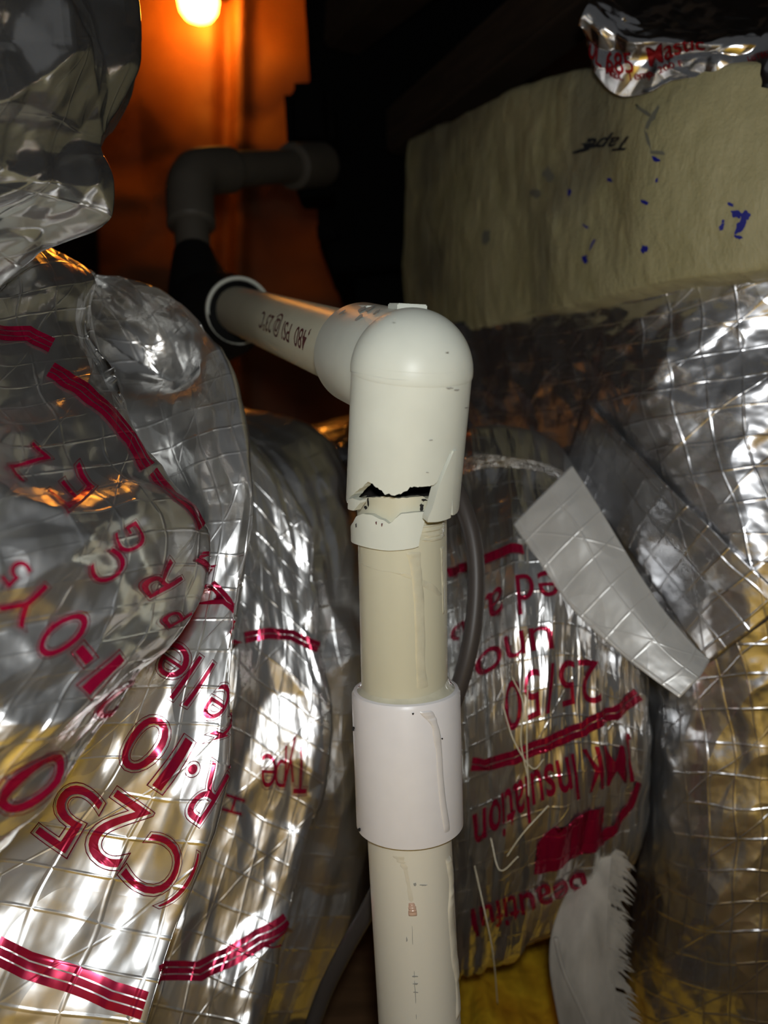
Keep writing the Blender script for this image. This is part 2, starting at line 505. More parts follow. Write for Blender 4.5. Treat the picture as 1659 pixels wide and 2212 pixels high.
# ------------------------------------------------------------------ plain solids
def box_mesh(name, c, size, rz=0.0, bevel=0.0, rx=0.0, ry=0.0):
    bm = bmesh.new(); bmesh.ops.create_cube(bm, size=1)
    for v in bm.verts: v.co = Vector((v.co.x * size[0], v.co.y * size[1], v.co.z * size[2]))
    if bevel: bmesh.ops.bevel(bm, geom=bm.edges[:], offset=bevel, segments=3, affect='EDGES')
    from mathutils import Euler
    R = Euler((rx, ry, rz)).to_matrix()
    for v in bm.verts: v.co = R @ v.co + Vector(c)
    me = bpy.data.meshes.new(name); bm.to_mesh(me); bm.free()
    return me

def box(name, c, size, mat, parent=None, rz=0.0, bevel=0.0, rx=0.0, ry=0.0):
    return link_mesh(name, box_mesh(name, c, size, rz, bevel, rx, ry), mat, parent, smooth=False)

def frame(axis):
    """axes (right, toward camera, along) around a direction"""
    a = np.array(axis, float); a = a / np.linalg.norm(a)
    f = np.array([0, -1, 0]) - a * a[1] * -1
    f /= np.linalg.norm(f)
    r = np.cross(f, a) * -1
    if r[0] < 0: r = -r
    return r, f, a

class Cyl:
    """cylinder coordinates: angle 0 faces the camera, t runs along the axis from o"""
    def __init__(s, o, axis):
        s.o = np.asarray(o, float); s.r, s.f, s.a = frame(axis)
    def pt(s, R, th, t):
        R, th, t = np.broadcast_arrays(np.asarray(R, float), np.asarray(th, float), np.asarray(t, float))
        return s.o + t[..., None] * s.a + (R * np.sin(th))[..., None] * s.r + (R * np.cos(th))[..., None] * s.f
    def hit(s, px, py, R):
        d = Pn(px, py, 1.0) - np.array([0, 0, ZC]); c0 = np.array([0, 0, ZC]) - s.o
        dp = d - s.a * d.dot(s.a); cp = c0 - s.a * c0.dot(s.a)
        A, B, C = dp.dot(dp), 2 * dp.dot(cp), cp.dot(cp) - R * R
        D = B * B - 4 * A * C
        k = (-B - math.sqrt(max(D, 0))) / (2 * A)
        q = c0 + d * k
        return math.atan2(q.dot(s.r), q.dot(s.f)), q.dot(s.a)
    def hits(s, pix, R):
        return np.array([s.hit(x, y, R) for x, y in pix])

def lathe(name, cy, prof, mat, parent=None, n=96, caps=True):
    """prof: (radius, t) stations from first to last"""
    pr = np.array(prof, float)
    th = np.linspace(0, 2 * math.pi, n, endpoint=False)
    pos = cy.pt(pr[:, 0][:, None], th[None, :], pr[:, 1][:, None])
    v = pos.reshape(-1, 3); q = grid_quads(len(pr), n, False, True)
    tris = None
    if caps:
        n0 = len(v); v = np.vstack([v, pos[0].mean(0), pos[-1].mean(0)])
        j = np.arange(n); j2 = (j + 1) % n
        tris = np.vstack([np.stack([j, j2, np.full(n, n0)], 1), np.stack([(len(pr) - 1) * n + j2, (len(pr) - 1) * n + j, np.full(n, n0 + 1)], 1)])
    me = mesh_np(name, v, q, None, tris)
    fix_normals(me)
    o = link_mesh(name, me, mat, parent)
    edge_split(o)
    return o

def fix_normals(me):
    bm = bmesh.new(); bm.from_mesh(me)
    bmesh.ops.recalc_face_normals(bm, faces=bm.faces)
    bm.to_mesh(me); bm.free()

def edge_split(o, ang=38):
    m = o.modifiers.new('crisp', 'EDGE_SPLIT'); m.split_angle = math.radians(ang)

def shell(name, cy, Ro, Ri, th, t_top, t_bot, mat, parent, closed, nt=24, bulge=None, inner=None):
    """a curved wall piece between two edge profiles given per angle"""
    th = np.asarray(th); n = len(th)
    w = np.linspace(0, 1, nt)[:, None]
    t = t_top[None, :] * (1 - w) + t_bot[None, :] * w
    Ro_ = Ro + (0 if bulge is None else bulge(th[None, :], t))
    Ri_ = Ri + (0 if bulge is None else bulge(th[None, :], t))
    o = cy.pt(Ro_ + 0 * t, th[None, :] + 0 * t, t); i = cy.pt(Ri_ + 0 * t, th[None, :] + 0 * t, t)
    pos = np.concatenate([o, i[::-1]], 0)                       # out down, in up: a closed loop in the profile
    if closed:
        q = grid_quads(2 * nt, n, True, True); v = pos.reshape(-1, 3); extra = None
    else:
        q = grid_quads(2 * nt, n, True, False); v = pos.reshape(-1, 3)
        cap = []
        for c in (0, n - 1):
            for k in range(nt - 1):
                a, b = k * n + c, (k + 1) * n + c
                a2, b2 = (2 * nt - 1 - k) * n + c, (2 * nt - 2 - k) * n + c
                cap.append([a, b, b2, a2])
        q = np.vstack([q, cap])
    me = mesh_np(name, v, q); fix_normals(me)
    ob = link_mesh(name, me, mat, parent); edge_split(ob, 40)
    if inner:
        me.materials.append(inner)
        nc = n if closed else n - 1
        idx = np.zeros(len(me.polygons), np.int32); idx[nt * nc:(2 * nt - 1) * nc] = 1
        me.polygons.foreach_set('material_index', idx)
    return ob

def tube(name, pts, R, mat, parent=None, n=14, ns=60, caps=True):
    p = crom([np.asarray(a, float) for a in pts], ns)
    Rr = np.interp(np.linspace(0, 1, ns), np.linspace(0, 1, len(R)), R) if hasattr(R, '__len__') else np.full(ns, R)
    tan = np.gradient(p, axis=0); tan /= np.linalg.norm(tan, axis=1, keepdims=True)
    up = np.array([0.31, -0.9, 0.3]); pos = []
    for k in range(ns):
        s = np.cross(tan[k], up); s /= np.linalg.norm(s); w = np.cross(s, tan[k])
        up = w
        a = np.linspace(0, 2 * math.pi, n, endpoint=False)
        pos.append(p[k] + Rr[k] * (np.cos(a)[:, None] * s + np.sin(a)[:, None] * w))
    pos = np.array(pos); v = pos.reshape(-1, 3); tris = None
    if caps:
        n0 = len(v); v = np.vstack([v, p[0], p[-1]]); j = np.arange(n); j2 = (j + 1) % n
        tris = np.vstack([np.stack([j, j2, np.full(n, n0)], 1), np.stack([(ns - 1) * n + j2, (ns - 1) * n + j, np.full(n, n0 + 1)], 1)])
    me = mesh_np(name, v, grid_quads(ns, n, False, True), None, tris); fix_normals(me)
    return link_mesh(name, me, mat, parent)

def drip(name, cy, R, pix, widths, height, mat, parent, seed=1, ns=70, nw=11):
    """a run of hardened cement on a cylinder along pixel stations"""
    h = cy.hits(pix, R)
    pth = crom(h, ns)
    W = np.interp(np.linspace(0, 1, ns), np.linspace(0, 1, len(widths)), widths)
    rng = np.linspace(0, 9, ns)
    W = W * (1 + 0.35 * vnoise(rng, rng * 0 + seed, seed))
    x = np.linspace(-1, 1, nw)
    sx = vnoise(rng * 1.4, rng * 0, seed + 5) * 0.05
    th = pth[:, 0][:, None] + x[None, :] * W[:, None] / R / 2 + sx[:, None] * 0.3
    t = pth[:, 1][:, None] + 0 * x[None, :]
    end = np.clip(np.minimum(np.arange(ns), ns - 1 - np.arange(ns)) / 3.0, 0, 1)
    H = height * (np.clip(1 - x**2, 0, 1)[None, :] ** 0.5) * end[:, None] * (1 + 0.7 * vnoise(rng * 2, rng * 0 + 3, seed + 8))[:, None] - 0.0001
    pos = cy.pt(R + H, th, t)
    me = mesh_np(name, pos.reshape(-1, 3), grid_quads(ns, nw)); fix_normals(me)
    return link_mesh(name, me, mat, parent)

def blot(name, surf_or_cyl, cx, cy_, r, mat, parent, seed, R=None, squash=(1, 1), rot=0.0, lift=0.0004):
    """an irregular flat mark lying on a surface, sized in pixels there"""
    rnd = random.Random(seed); n = 14; pix = []
    for k in range(n):
        a = 2 * math.pi * k / n; rr = r * rnd.uniform(0.55, 1.15)
        x, y = rr * math.cos(a) * squash[0], rr * math.sin(a) * squash[1]
        pix.append((cx + x * math.cos(rot) - y * math.sin(rot), cy_ + x * math.sin(rot) + y * math.cos(rot)))
    pix.append((cx, cy_))
    if isinstance(surf_or_cyl, Cyl):
        h = surf_or_cyl.hits(pix, R); v = surf_or_cyl.pt(R + lift, h[:, 0], h[:, 1])
    else:
        ij = np.array([surf_or_cyl.at_pixel(*p) for p in pix]); v, _ = surf_or_cyl.sample(ij, lift)
    tri = [[k, (k + 1) % n, n] for k in range(n)]
    return link_mesh(name, mesh_np(name, v, None, None, tri), mat, parent)

# ================================================================== the setting
def struct(o, label, cat): return tag(o, label, cat, kind='structure')
struct(box('floor', (0.1, 0.85, -0.02), (3.4, 3.1, 0.04), M['ply']), 'brown plywood attic floor under the ducts', 'floor')
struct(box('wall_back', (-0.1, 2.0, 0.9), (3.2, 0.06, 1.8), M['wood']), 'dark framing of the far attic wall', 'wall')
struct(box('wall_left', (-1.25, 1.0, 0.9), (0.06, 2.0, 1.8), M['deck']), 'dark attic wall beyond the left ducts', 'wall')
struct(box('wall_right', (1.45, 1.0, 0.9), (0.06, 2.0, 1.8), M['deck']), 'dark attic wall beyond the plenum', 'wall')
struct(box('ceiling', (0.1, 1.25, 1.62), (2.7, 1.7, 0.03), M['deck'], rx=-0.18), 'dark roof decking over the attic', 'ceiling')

# kraft paper facing on the far wall: creased sheets between studs
def kraft_sheet(x0, x1, seed, label, fold):
    nu, nv = 110, 110
    u = np.linspace(0, 1, nu)[:, None] + np.zeros((1, nv)); v = np.linspace(0, 1, nv)[None, :] + np.zeros((nu, 1))
    X = x0 + (x1 - x0) * u; Z = 0.02 + 1.45 * v
    Y = 1.90 + 0.030 * vnoise(X * 5 + seed, Z * 7, seed) + 0.022 * facet(X * 7, Z * 9, seed)
    if fold is not None:
        Y += 0.03 * np.exp(-((X - fold - 0.03 * Z) / 0.018) ** 2) - 0.02 * np.exp(-((X - fold - 0.04 - 0.03 * Z) / 0.02) ** 2)
    s = Surf(np.stack([X, Y, Z], -1)); s.sgn = 1
    o = s.build('kraft_facing', M['kraft'])
    o.modifiers.new('thick', 'SOLIDIFY').thickness = 0.003
    tag(o, label, 'insulation facing')
kraft_sheet(-0.685, 0.06, 5, 'wide orange kraft insulation facing behind the lit bulb', -0.41)

# ================================================================== the lamp
def lamp():
    c = P(428, -12, 1.70)
    t = thing('light_bulb', 'glowing amber light bulb at the top before the orange wall', 'light bulb', c)
    cy = Cyl(np.array(c) + [0, 0, -0.045], (0, 0, 1))
    prof = [(0.0005, -0.012), (0.014, -0.010), (0.030, -0.002), (0.040, 0.012), (0.044, 0.032), (0.040, 0.052), (0.028, 0.07), (0.017, 0.084), (0.0135, 0.092)]
    lathe('glass', cy, prof, M['bulb'], t, 48)
    lathe('screw_base', cy, [(0.0135, 0.092), (0.014, 0.1), (0.0125, 0.103), (0.014, 0.107), (0.0125, 0.111), (0.014, 0.115), (0.012, 0.12)], M['black'], t, 32)
    lathe('socket', cy, [(0.019, 0.112), (0.02, 0.118), (0.02, 0.16), (0.012, 0.172), (0.004, 0.175)], M['rubber'], t, 32)
    top = np.array(c) + [0, 0, 0.12]
    tube('cord', [top, top + [0.01, 0.01, 0.2], top + [0.0, 0.02, 0.62]], 0.004, M['rubber'], t, 8, 20)
lamp()

# ================================================================== roof timbers above the plenum
def beam(name, a, b, w, h, mat, label):
    a = np.array(a); b = np.array(b); d = b - a; L = np.linalg.norm(d); m = (a + b) / 2
    o = box(name, m, (w, L, h), mat, None, rz=math.atan2(-d[0], d[1]), rx=math.asin(d[2] / L), bevel=0.004)
    # rx is applied first in the local frame, then rz
    return tag(o, label, 'rafter', 'dark rafters above the plenum')
beam('rafter', P(870, 290, .88), P(1500, -220, 0.50), 0.045, 0.05, M['wood'], 'dark rafter running just above the mastic coated plenum')
beam('rafter', P(740, 60, .86), P(1250, -380, 0.50), 0.045, 0.05, M['wood'], 'darker rafter higher up behind the first')

# ================================================================== black cabinet and the far pipe run
def cabinet():
    t = thing('air_handler', 'black air handler cabinet the far pipe runs into', 'air handler', P(900, 570, 0.95))
    def slab(name, x0, x1, y0, y1, d, depth, bev=0.004):
        a = P(x0, y0, d); b = P(x1, y1, d)
        c = (a + b) / 2
        return box(name, (c.x, c.y + depth / 2, c.z), (abs(b.x - a.x), depth, abs(a.z - b.z)), M['black'], t, bevel=bev, ry=math.radians(-3))
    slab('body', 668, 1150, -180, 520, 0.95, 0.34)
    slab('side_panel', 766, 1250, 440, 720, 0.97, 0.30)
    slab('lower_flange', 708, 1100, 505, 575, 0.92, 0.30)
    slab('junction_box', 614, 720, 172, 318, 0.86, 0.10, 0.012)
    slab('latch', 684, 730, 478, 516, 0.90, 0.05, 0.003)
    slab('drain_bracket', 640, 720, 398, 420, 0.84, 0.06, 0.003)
cabinet()

def far_run():
    t = thing('drain_pipe_run', 'far pipe with elbow, coloured dark for shade, entering the black cabinet', 'pipe', P(415, 540, 0.64))
    E = Pn(408, 372, 0.64); Lo = Pn(418, 575, 0.62); Ri = Pn(690, 356, 0.80)
    dn = Lo - E; rt = Ri - E
    cv = Cyl(E, dn); ch = Cyl(E, rt)
    ln, lr = np.linalg.norm(dn), np.linalg.norm(rt)
    lathe('riser', cv, [(0.0140, 0.03), (0.0140, ln)], M['pvc_shaded'], t, 40)
    lathe('branch', ch, [(0.0152, 0.03), (0.0152, lr)], M['pvc_shaded'], t, 40)
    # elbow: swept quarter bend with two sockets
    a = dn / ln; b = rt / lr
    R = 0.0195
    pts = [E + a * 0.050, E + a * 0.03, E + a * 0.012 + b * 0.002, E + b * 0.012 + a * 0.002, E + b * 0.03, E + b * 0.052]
    tube('elbow', pts, R, M['pvc_shaded'], t, 28, 50)
    lathe('coupling', ch, [(0.016, lr - 0.052), (0.0215, lr - 0.05), (0.0215, lr + 0.004), (0.016, lr + 0.006)], M['pvc_shaded'], t, 40)
far_run()

# ================================================================== the broken drain line
J = Pn(889, 803, 0.262)                 # where the two legs of the broken elbow meet
RING = Pn(516, 671, 0.52)
LEGB = Pn(868, 1110, 0.2815)
PIPE_AX = RING - J
LEG = Cyl(J, LEGB - J)
HOR = Cyl(J, PIPE_AX)
R_EL = 0.0206

def black_fitting():
    t = thing('rubber_elbow', 'black rubber elbow joining the far pipe and the printed pipe', 'pipe fitting', P(450, 700, 0.58))
    c = Pn(452, 690, 0.585)
    top = Pn(417, 548, 0.62)
    tube('body', [top, Pn(424, 590, 0.61), Pn(440, 650, 0.595), c], [0.0155, 0.021, 0.027, 0.031], M['rubber'], t, 32, 40)
    d = RING - c
    tube('socket', [c - d * 0.35, c, c + d * 0.5, RING - PIPE_AX / np.linalg.norm(PIPE_AX) * 0.0], [0.018, 0.034, 0.030, 0.0215], M['rubber'], t, 36, 40)
    cy = Cyl(RING, -PIPE_AX)
    k = np.linspace(0, 2 * math.pi, 12, endpoint=False)
    lathe('rim', cy, [(0.0198, -0.002), (0.0222, -0.002), (0.0226, 0.0), (0.0222, 0.0022), (0.0205, 0.0028), (0.0196, 0.0015), (0.0198, -0.002)], M['pvc'], t, 64, caps=False)
black_fitting()

def printed_pipe():
    t = thing('pvc_pipe', 'printed pipe running back from the broken elbow', 'pipe', RING)
    L = np.linalg.norm(PIPE_AX)
    R = 0.0156
    lathe('wall', HOR, [(0.0125, 0.030), (R, 0.030), (R, L + 0.02), (0.0125, L + 0.02)], M['pvc_cream'], t, 72)
    # lettering runs along the pipe, upside down as seen from here
    co, tri = text_mesh('3   ,480  PSI @ 23°C', 0.004)
    w = co[:, 0].max() - co[:, 0].min()
    x = (co[:, 0] - co[:, 0].min()) / w; y = co[:, 1] / 0.72
    a = HOR.hit(690, 752, R); b = HOR.hit(562, 690, R)
    hgt = 0.0088
    th0 = a[0] + x * (b[0] - a[0]); tt = a[1] + x * (b[1] - a[1])
    v = HOR.pt(R + 0.0002, th0 + SIGN_UP * (y - 0.5) * hgt / R, tt)
    link_mesh('lettering', mesh_np('lettering', v, None, None, tri), M['brown_ink'], t)
# which way round "down the picture" runs on the slanted pipe
_q0 = HOR.pt(np.array([0.0156]), np.array([0.0]), np.array([0.06])); _q1 = HOR.pt(np.array([0.0156]), np.array([0.2]), np.array([0.06]))
SIGN_UP = 1 if project(_q1)[1][0] > project(_q0)[1][0] else -1
printed_pipe()

def broken_elbow():
    t = thing('broken_elbow', 'cracked white elbow with a jagged hole above the riser', 'pipe fitting', J)
    n = 420
    th = np.linspace(-math.pi, math.pi, n, endpoint=False)
    # lower edge of the leg: torn in front, whole behind
    tear = [(752, 1078), (757, 1074), (778, 1056), (795, 1041), (800, 1042), (808, 1048), (825, 1061), (832, 1069), (842, 1067), (853, 1071), (866, 1066), (880, 1060),
            (886, 1052), (912, 1051), (938, 1048), (947, 1037), (960, 1004), (974, 972), (976, 1040), (978, 1114), (986, 1110)]
    hh = LEG.hits(tear, R_EL)
    full = LEG.hit(868, 1128, R_EL)[1]
    xs = np.concatenate([[-math.pi, hh[0, 0] - 0.35, hh[0, 0] - 0.05], hh[:, 0], [hh[-1, 0] + 0.35, math.pi]])
    ys = np.concatenate([[full + .012, full, hh[0, 1] + 0.002], hh[:, 1], [full, full + .012]])
    o = np.argsort(xs, kind='stable'); bot = np.interp(th, xs[o], ys[o])
    rough = 0.0005 * vnoise(th * 30, th * 0, 4)
    bot = bot + np.where(np.abs(th) < 1.2, rough, 0)
    shell('leg', LEG, R_EL, 0.0170, th, np.full(n, -0.004), bot, M['pvc'], t, True, 40, inner=M['dark'])  # inner wall coloured near black as the shade of the hole
    # the split-off strip on the right, sprung a little outward
    top = LEG.hits([(923, 1118), (932, 1098), (941, 1066), (950, 1040), (962, 1010), (977, 974)], R_EL)
    bt = LEG.hits([(923, 1127), (944, 1126), (965, 1120), (977, 1114)], R_EL)
    ts = np.linspace(top[0, 0], top[-1, 0] + 0.09, 60)
    shell('split_strip', LEG, R_EL + 0.0006, 0.0172, ts, np.interp(ts, top[:, 0], top[:, 1]), np.interp(ts, bt[:, 0], bt[:, 1]), M['pvc'], t, False, 20)
    # curl of rim left hanging on the left
    a = LEG.hits([(753, 1080), (762, 1076), (779, 1081)], R_EL); b = LEG.hits([(753, 1100), (765, 1103), (779, 1086)], R_EL)
    ts = np.linspace(a[0, 0], a[-1, 0], 30)
    shell('rim_curl', LEG, R_EL + 0.0002, 0.0180, ts, np.interp(ts, a[:, 0], a[:, 1]), np.interp(ts, b[:, 0], b[:, 1]), M['pvc'], t, False, 8)
    lathe('hole_shade_lining', LEG, [(0.0005, -0.012), (0.0166, -0.010), (0.0168, full - 0.022)], M['dark'], t, 60, caps=False)  # near-black lining that paints the depth of the hole as shade
    # dome over the bend
    prof = [(0.0, -0.0212)]
    for k in range(1, 25):
        an = math.pi / 2 * (1 - k / 24)
        prof.append((0.02095 * math.cos(an), -0.0212 * math.sin(an)))
    prof += [(0.0208, 0.0006), (0.0200, 0.0008)]
    d = lathe('dome', LEG, [(max(r, 1e-5), tt) for r, tt in prof], M['pvc'], t, 120)
    # socket toward the printed pipe
    Rs = 0.0200
    lathe('socket', HOR, [(Rs * 0.98, 0.0), (Rs, 0.012), (Rs, 0.049), (Rs - 0.0006, 0.0505), (Rs - 0.0045, 0.0508)], M['pvc'], t, 96)
    # moulded label pads on the top
    up = -LEG.a
    for (px, py, w, h, z, nm) in ((880, 664, 0.0110, 0.010, 0.0024, 'moulded_pad'), (806, 664, 0.0115, 0.018, 0.0010, 'moulded_pad')):
        c = Pn(px, py, 0.268 if px > 850 else 0.290)
        box(nm, c, (w, h, z), M['pvc'], t, rz=math.radians(20), bevel=0.0004, rx=math.radians(8))
    # dirt in the seam and nicks
    seam = [(756, 801), (775, 806), (800, 811), (830, 817), (860, 820), (890, 821)]
    drip('seam_dirt', LEG, R_EL + 0.0003, seam, [0.0003, 0.0004, 0.0004, 0.0002], 0.0002, M['grime'], t, 9)
    for k, (x, y, r) in enumerate(((970, 838, 5), (985, 842, 4), (1006, 880, 3), (930, 950, 3), (922, 1020, 2.5), (853, 690, 2.5), (965, 760, 2.5))):
        blot('nick', LEG, x, y, r, M['grime'], t, 40 + k, R=R_EL + 0.0001, squash=(1.8, 0.5))
    for k, (x, y, r) in enumerate(((741, 676, 6), (776, 688, 8), (800, 668, 9), (781, 671, 8), (815, 676, 6))):
        blot('paint_fleck', HOR, x, y, r, M['grime'], t, 60 + k, R=Rs, squash=(1.6, 0.45), rot=-0.6)
broken_elbow()

# riser below the break
R_P = 0.0167
STUB = Cyl(Pn(868, 1090, 0.2865), Pn(874, 1500, 0.299) - Pn(868, 1090, 0.2865))
LOW = Cyl(Pn(884, 1800, 0.3055), Pn(906, 2200, 0.3125) - Pn(884, 1800, 0.3055))
CPL = Cyl(Pn(877, 1500, 0.2995), Pn(887, 1830, 0.3055) - Pn(877, 1500, 0.2995))

def stub_pipe():
    t = thing('pipe_stub', 'cream pipe stub sticking up from the coupling into the break', 'pipe', Pn(874, 1500, 0.299))
    n = 300; th = np.linspace(-math.pi, math.pi, n, endpoint=False)
    e = STUB.hits([(776, 1080), (782, 1075), (800, 1074), (830, 1073), (870, 1076), (900, 1073), (915, 1072), (921, 1076)], R_P)
    top = np.interp(th, e[:, 0], e[:, 1]) + 0.0004 * vnoise(th * 12, th * 0, 2)
    bot = np.full(n, STUB.hit(874, 1530, R_P)[1] + 0.012)
    shell('wall', STUB, R_P, 0.0133, th, top, bot, M['pvc_cream'], t, True, 30, inner=M['dark'])  # bore coloured dark, shade painted in like the elbow above
    # collar of the elbow still glued on: the torn lower band
    tp = [(757, 1140), (763, 1128), (769, 1116), (783, 1110), (792, 1111), (802, 1112), (812, 1117), (819, 1121), (830, 1124), (840, 1132), (848, 1127), (853, 1121), (866, 1110), (880, 1109), (894, 1107), (923, 1105)]
    bt = [(757, 1168), (773, 1177), (790, 1182), (813, 1187), (840, 1190), (871, 1188), (895, 1184), (910, 1178), (923, 1172)]
    Rc = 0.0193
    a = STUB.hits(tp, Rc); b = STUB.hits(bt, Rc)
    ts = np.linspace(-2.6, STUB.hit(923, 1140, Rc)[0], 160)
    right = STUB.hits([(905, 1172), (923, 1105)], Rc)
    keep = np.interp(ts, a[:, 0], a[:, 1]); low = np.interp(ts, b[:, 0], b[:, 1])
    cut = np.interp(ts, right[:, 0], right[:, 1], left=9, right=right[1, 1])
    low = np.where(ts > right[0, 0], np.minimum(low, np.maximum(cut, keep + 0.0004)), low)
    shell('glued_band', STUB, Rc, R_P + 0.0001, ts, keep, low, M['pvc'], t, False, 14)
    # cement: glossy smears and runs
    drip('cement_run', STUB, R_P, [(893, 1190), (900, 1240), (905, 1300), (908, 1370), (908, 1430), (913, 1490)], [0.007, 0.0055, 0.0045, 0.0045, 0.005, 0.006], 0.00035, M['cement'], t, 3)
    drip('cement_run', STUB, R_P, [(780, 1215), (820, 1232), (870, 1240), (920, 1262), (955, 1290)], [0.005, 0.006, 0.005, 0.005, 0.004], 0.00018, M['cement'], t, 5)
    drip('cement_run', STUB, R_P, [(940, 1130), (942, 1150), (940, 1168)], [0.012, 0.013, 0.011], 0.0007, M['cement'], t, 7)
    drip('cement_run', STUB, R_P, [(955, 1180), (957, 1260), (958, 1330)], [0.003, 0.0025, 0.002], 0.0004, M['cement'], t, 8)
    for k, (x, y, r, sq) in enumerate(((797, 1085, 4, (0.6, 2.4)), (792, 1096, 4, (1, 1.2)), (910, 1095, 6, (0.8, 1.6)), (771, 1135, 3, (0.5, 2.2)), (915, 1080, 5, (1.4, 0.6)))):
        blot('crack_dirt', STUB, x, y, r, M['dark'], t, 80 + k, R=R_P + 0.0001 if k != 3 else Rc, squash=sq)
    for k, (x, y) in enumerate(((814, 1129), (826, 1133))):
        blot('crack_dirt', STUB, x, y, 3, M['brown_ink'], t, 90 + k, R=Rc, squash=(0.6, 1.5))
stub_pipe()

def coupling():
    t = thing('pipe_coupling', 'bright white straight coupling halfway up the riser', 'pipe fitting', Pn(880, 1830, 0.305))
    R = 0.0211
    t0 = CPL.hit(879, 1527, R)[1]; t1 = CPL.hit(890, 1836, R)[1]
    lathe('sleeve', CPL, [(0.0163, t0 + 0.001), (0.0192, t0 - 0.0002), (0.0204, t0 + 0.0002), (R, t0 + 0.0016), (R, t1), (R - 0.0003, t1 + 0.0003), (0.0170, t1 + 0.0003), (0.0163, t1 - 0.002)], M['pvc_white'], t, 120)
    lathe('cement_fillet', CPL, [(0.0166, t0 - 0.004), (0.0172, t0 - 0.0022), (0.0182, t0 - 0.0008), (0.0196, t0 + 0.0003), (0.0160, t0 + 0.002)], M['cement'], t, 90)
    drip('cement_run', CPL, R, [(918, 1535), (938, 1565), (948, 1620), (952, 1680), (958, 1740), (966, 1800)], [0.0055, 0.0045, 0.0032, 0.0032, 0.0035, 0.004], 0.0005, M['cement_white'], t, 11)
    for k, (x, y, r) in enumerate(((764, 1574, 5), (778, 1792, 4), (892, 1541, 2.5), (954, 1595, 2.5))):
        blot('speck', CPL, x, y, r, M['dark'], t, 120 + k, R=R)
coupling()

def riser():
    b = LOW.o + LOW.a * ((LOW.o[2] - 0.002) / -LOW.a[2])
    t = thing('riser_pipe', 'pale lower riser pipe below the white coupling', 'pipe', b)
    L = np.linalg.norm(b - LOW.o)
    lathe('wall', LOW, [(0.0133, -0.004), (R_P, -0.004), (R_P, L), (0.0133, L)], M['pvc_pale'], t, 90)
    drip('cement_run', LOW, R_P, [(968, 1850), (975, 1900), (974, 1960), (978, 2010), (984, 2080), (989, 2140), (990, 2200)], [0.004, 0.005, 0.004, 0.005, 0.006, 0.005, 0.005], 0.0009, M['cement_pale'], t, 21)
    drip('cement_stain', LOW, R_P, [(858, 1848), (876, 1880), (886, 1930), (890, 1955)], [0.006, 0.005, 0.002, 0.002], 0.00015, M['cement_pale'], t, 23)
    drip('cement_bead', LOW, R_P, [(889, 1950), (891, 1965), (892, 1980)], [0.002, 0.003, 0.003], 0.0006, M['cement_pink'], t, 24, 60, 21)
    drip('scratch_line', LOW, R_P, [(889, 1990), (894, 2080), (900, 2220)], [0.0003, 0.0004, 0.0003], 0.0001, M['grime'], t, 26)
    for k, (x, y, r, sq) in enumerate(((896, 1910, 4, (1, 1)), (914, 1911, 6, (1.6, 0.3)), (879, 2028, 3, (0.6, 2)), (896, 2108, 5, (1.3, 0.4)), (897, 2124, 5, (1.3, 0.4)), (898, 2142, 4, (1.3, 0.4)))):
        blot('speck', LOW, x, y, r, M['grime'], t, 140 + k, R=R_P, squash=sq)
riser()

tag(tube('thermostat_cable', [P(960, 1000, .37), P(1000, 1090, .36), P(1024, 1180, .355), P(1028, 1290, .352), P(1012, 1410, .350), P(975, 1530, .352), P(915, 1680, .355),
      P(850, 1850, .362), P(795, 1965, .37), P(742, 2060, .378), P(695, 2160, .385), P(655, 2290, .39), P(630, 2480, .40), P(620, 2700, .43)], 0.0040, M['cable'], None, 16, 120),
    'grey brown cable curving behind the white riser', 'cable')

# ================================================================== ducts
def ring_loft(rings, hidden, nvis, nhid, per, tens=0.42):
    """rings: visible stations (px, py, depth) top to bottom; hidden: function giving the far side; closed loft"""
    loops = []
    for k, r in enumerate(rings):
        v = np.array([Pn(*p) for p in r])
        h = np.array(hidden(k, v))
        vis = crom(v, nvis)
        full = crom(np.vstack([v[-2:], h, v[:2]]), 400)
        # take only the stretch between the two visible ends
        d0 = np.linalg.norm(full - v[-1], axis=1).argmin(); d1 = np.linalg.norm(full - v[0], axis=1).argmin()
        hid = crom(full[d0:d1 + 1:6] if d1 - d0 > 12 else np.vstack([v[-1], h, v[0]]), nhid + 2)[1:-1]
        loops.append(np.vstack([vis, hid]))
    A = np.array(loops)
    out = []
    K = len(A)
    for s in range(K - 1):
        p1, p2 = A[s], A[s + 1]
        p0 = A[s - 1] if s else 2 * p1 - p2
        p3 = A[s + 2] if s + 2 < K else 2 * p2 - p1
        n = per[s] if hasattr(per, '__len__') else per
        for t in np.linspace(0, 1, n, endpoint=(s == K - 2)):
            m1 = (p2 - p0) * tens; m2 = (p3 - p1) * tens
            out.append((2 * t**3 - 3 * t**2 + 1) * p1 + (t**3 - 2 * t**2 + t) * m1 + (-2 * t**3 + 3 * t**2) * p2 + (t**3 - t**2) * m2)
    return np.array(out)

def shift(r, dx, dy, dd): return [(x + dx, y + dy, d + dd) for x, y, d in r]

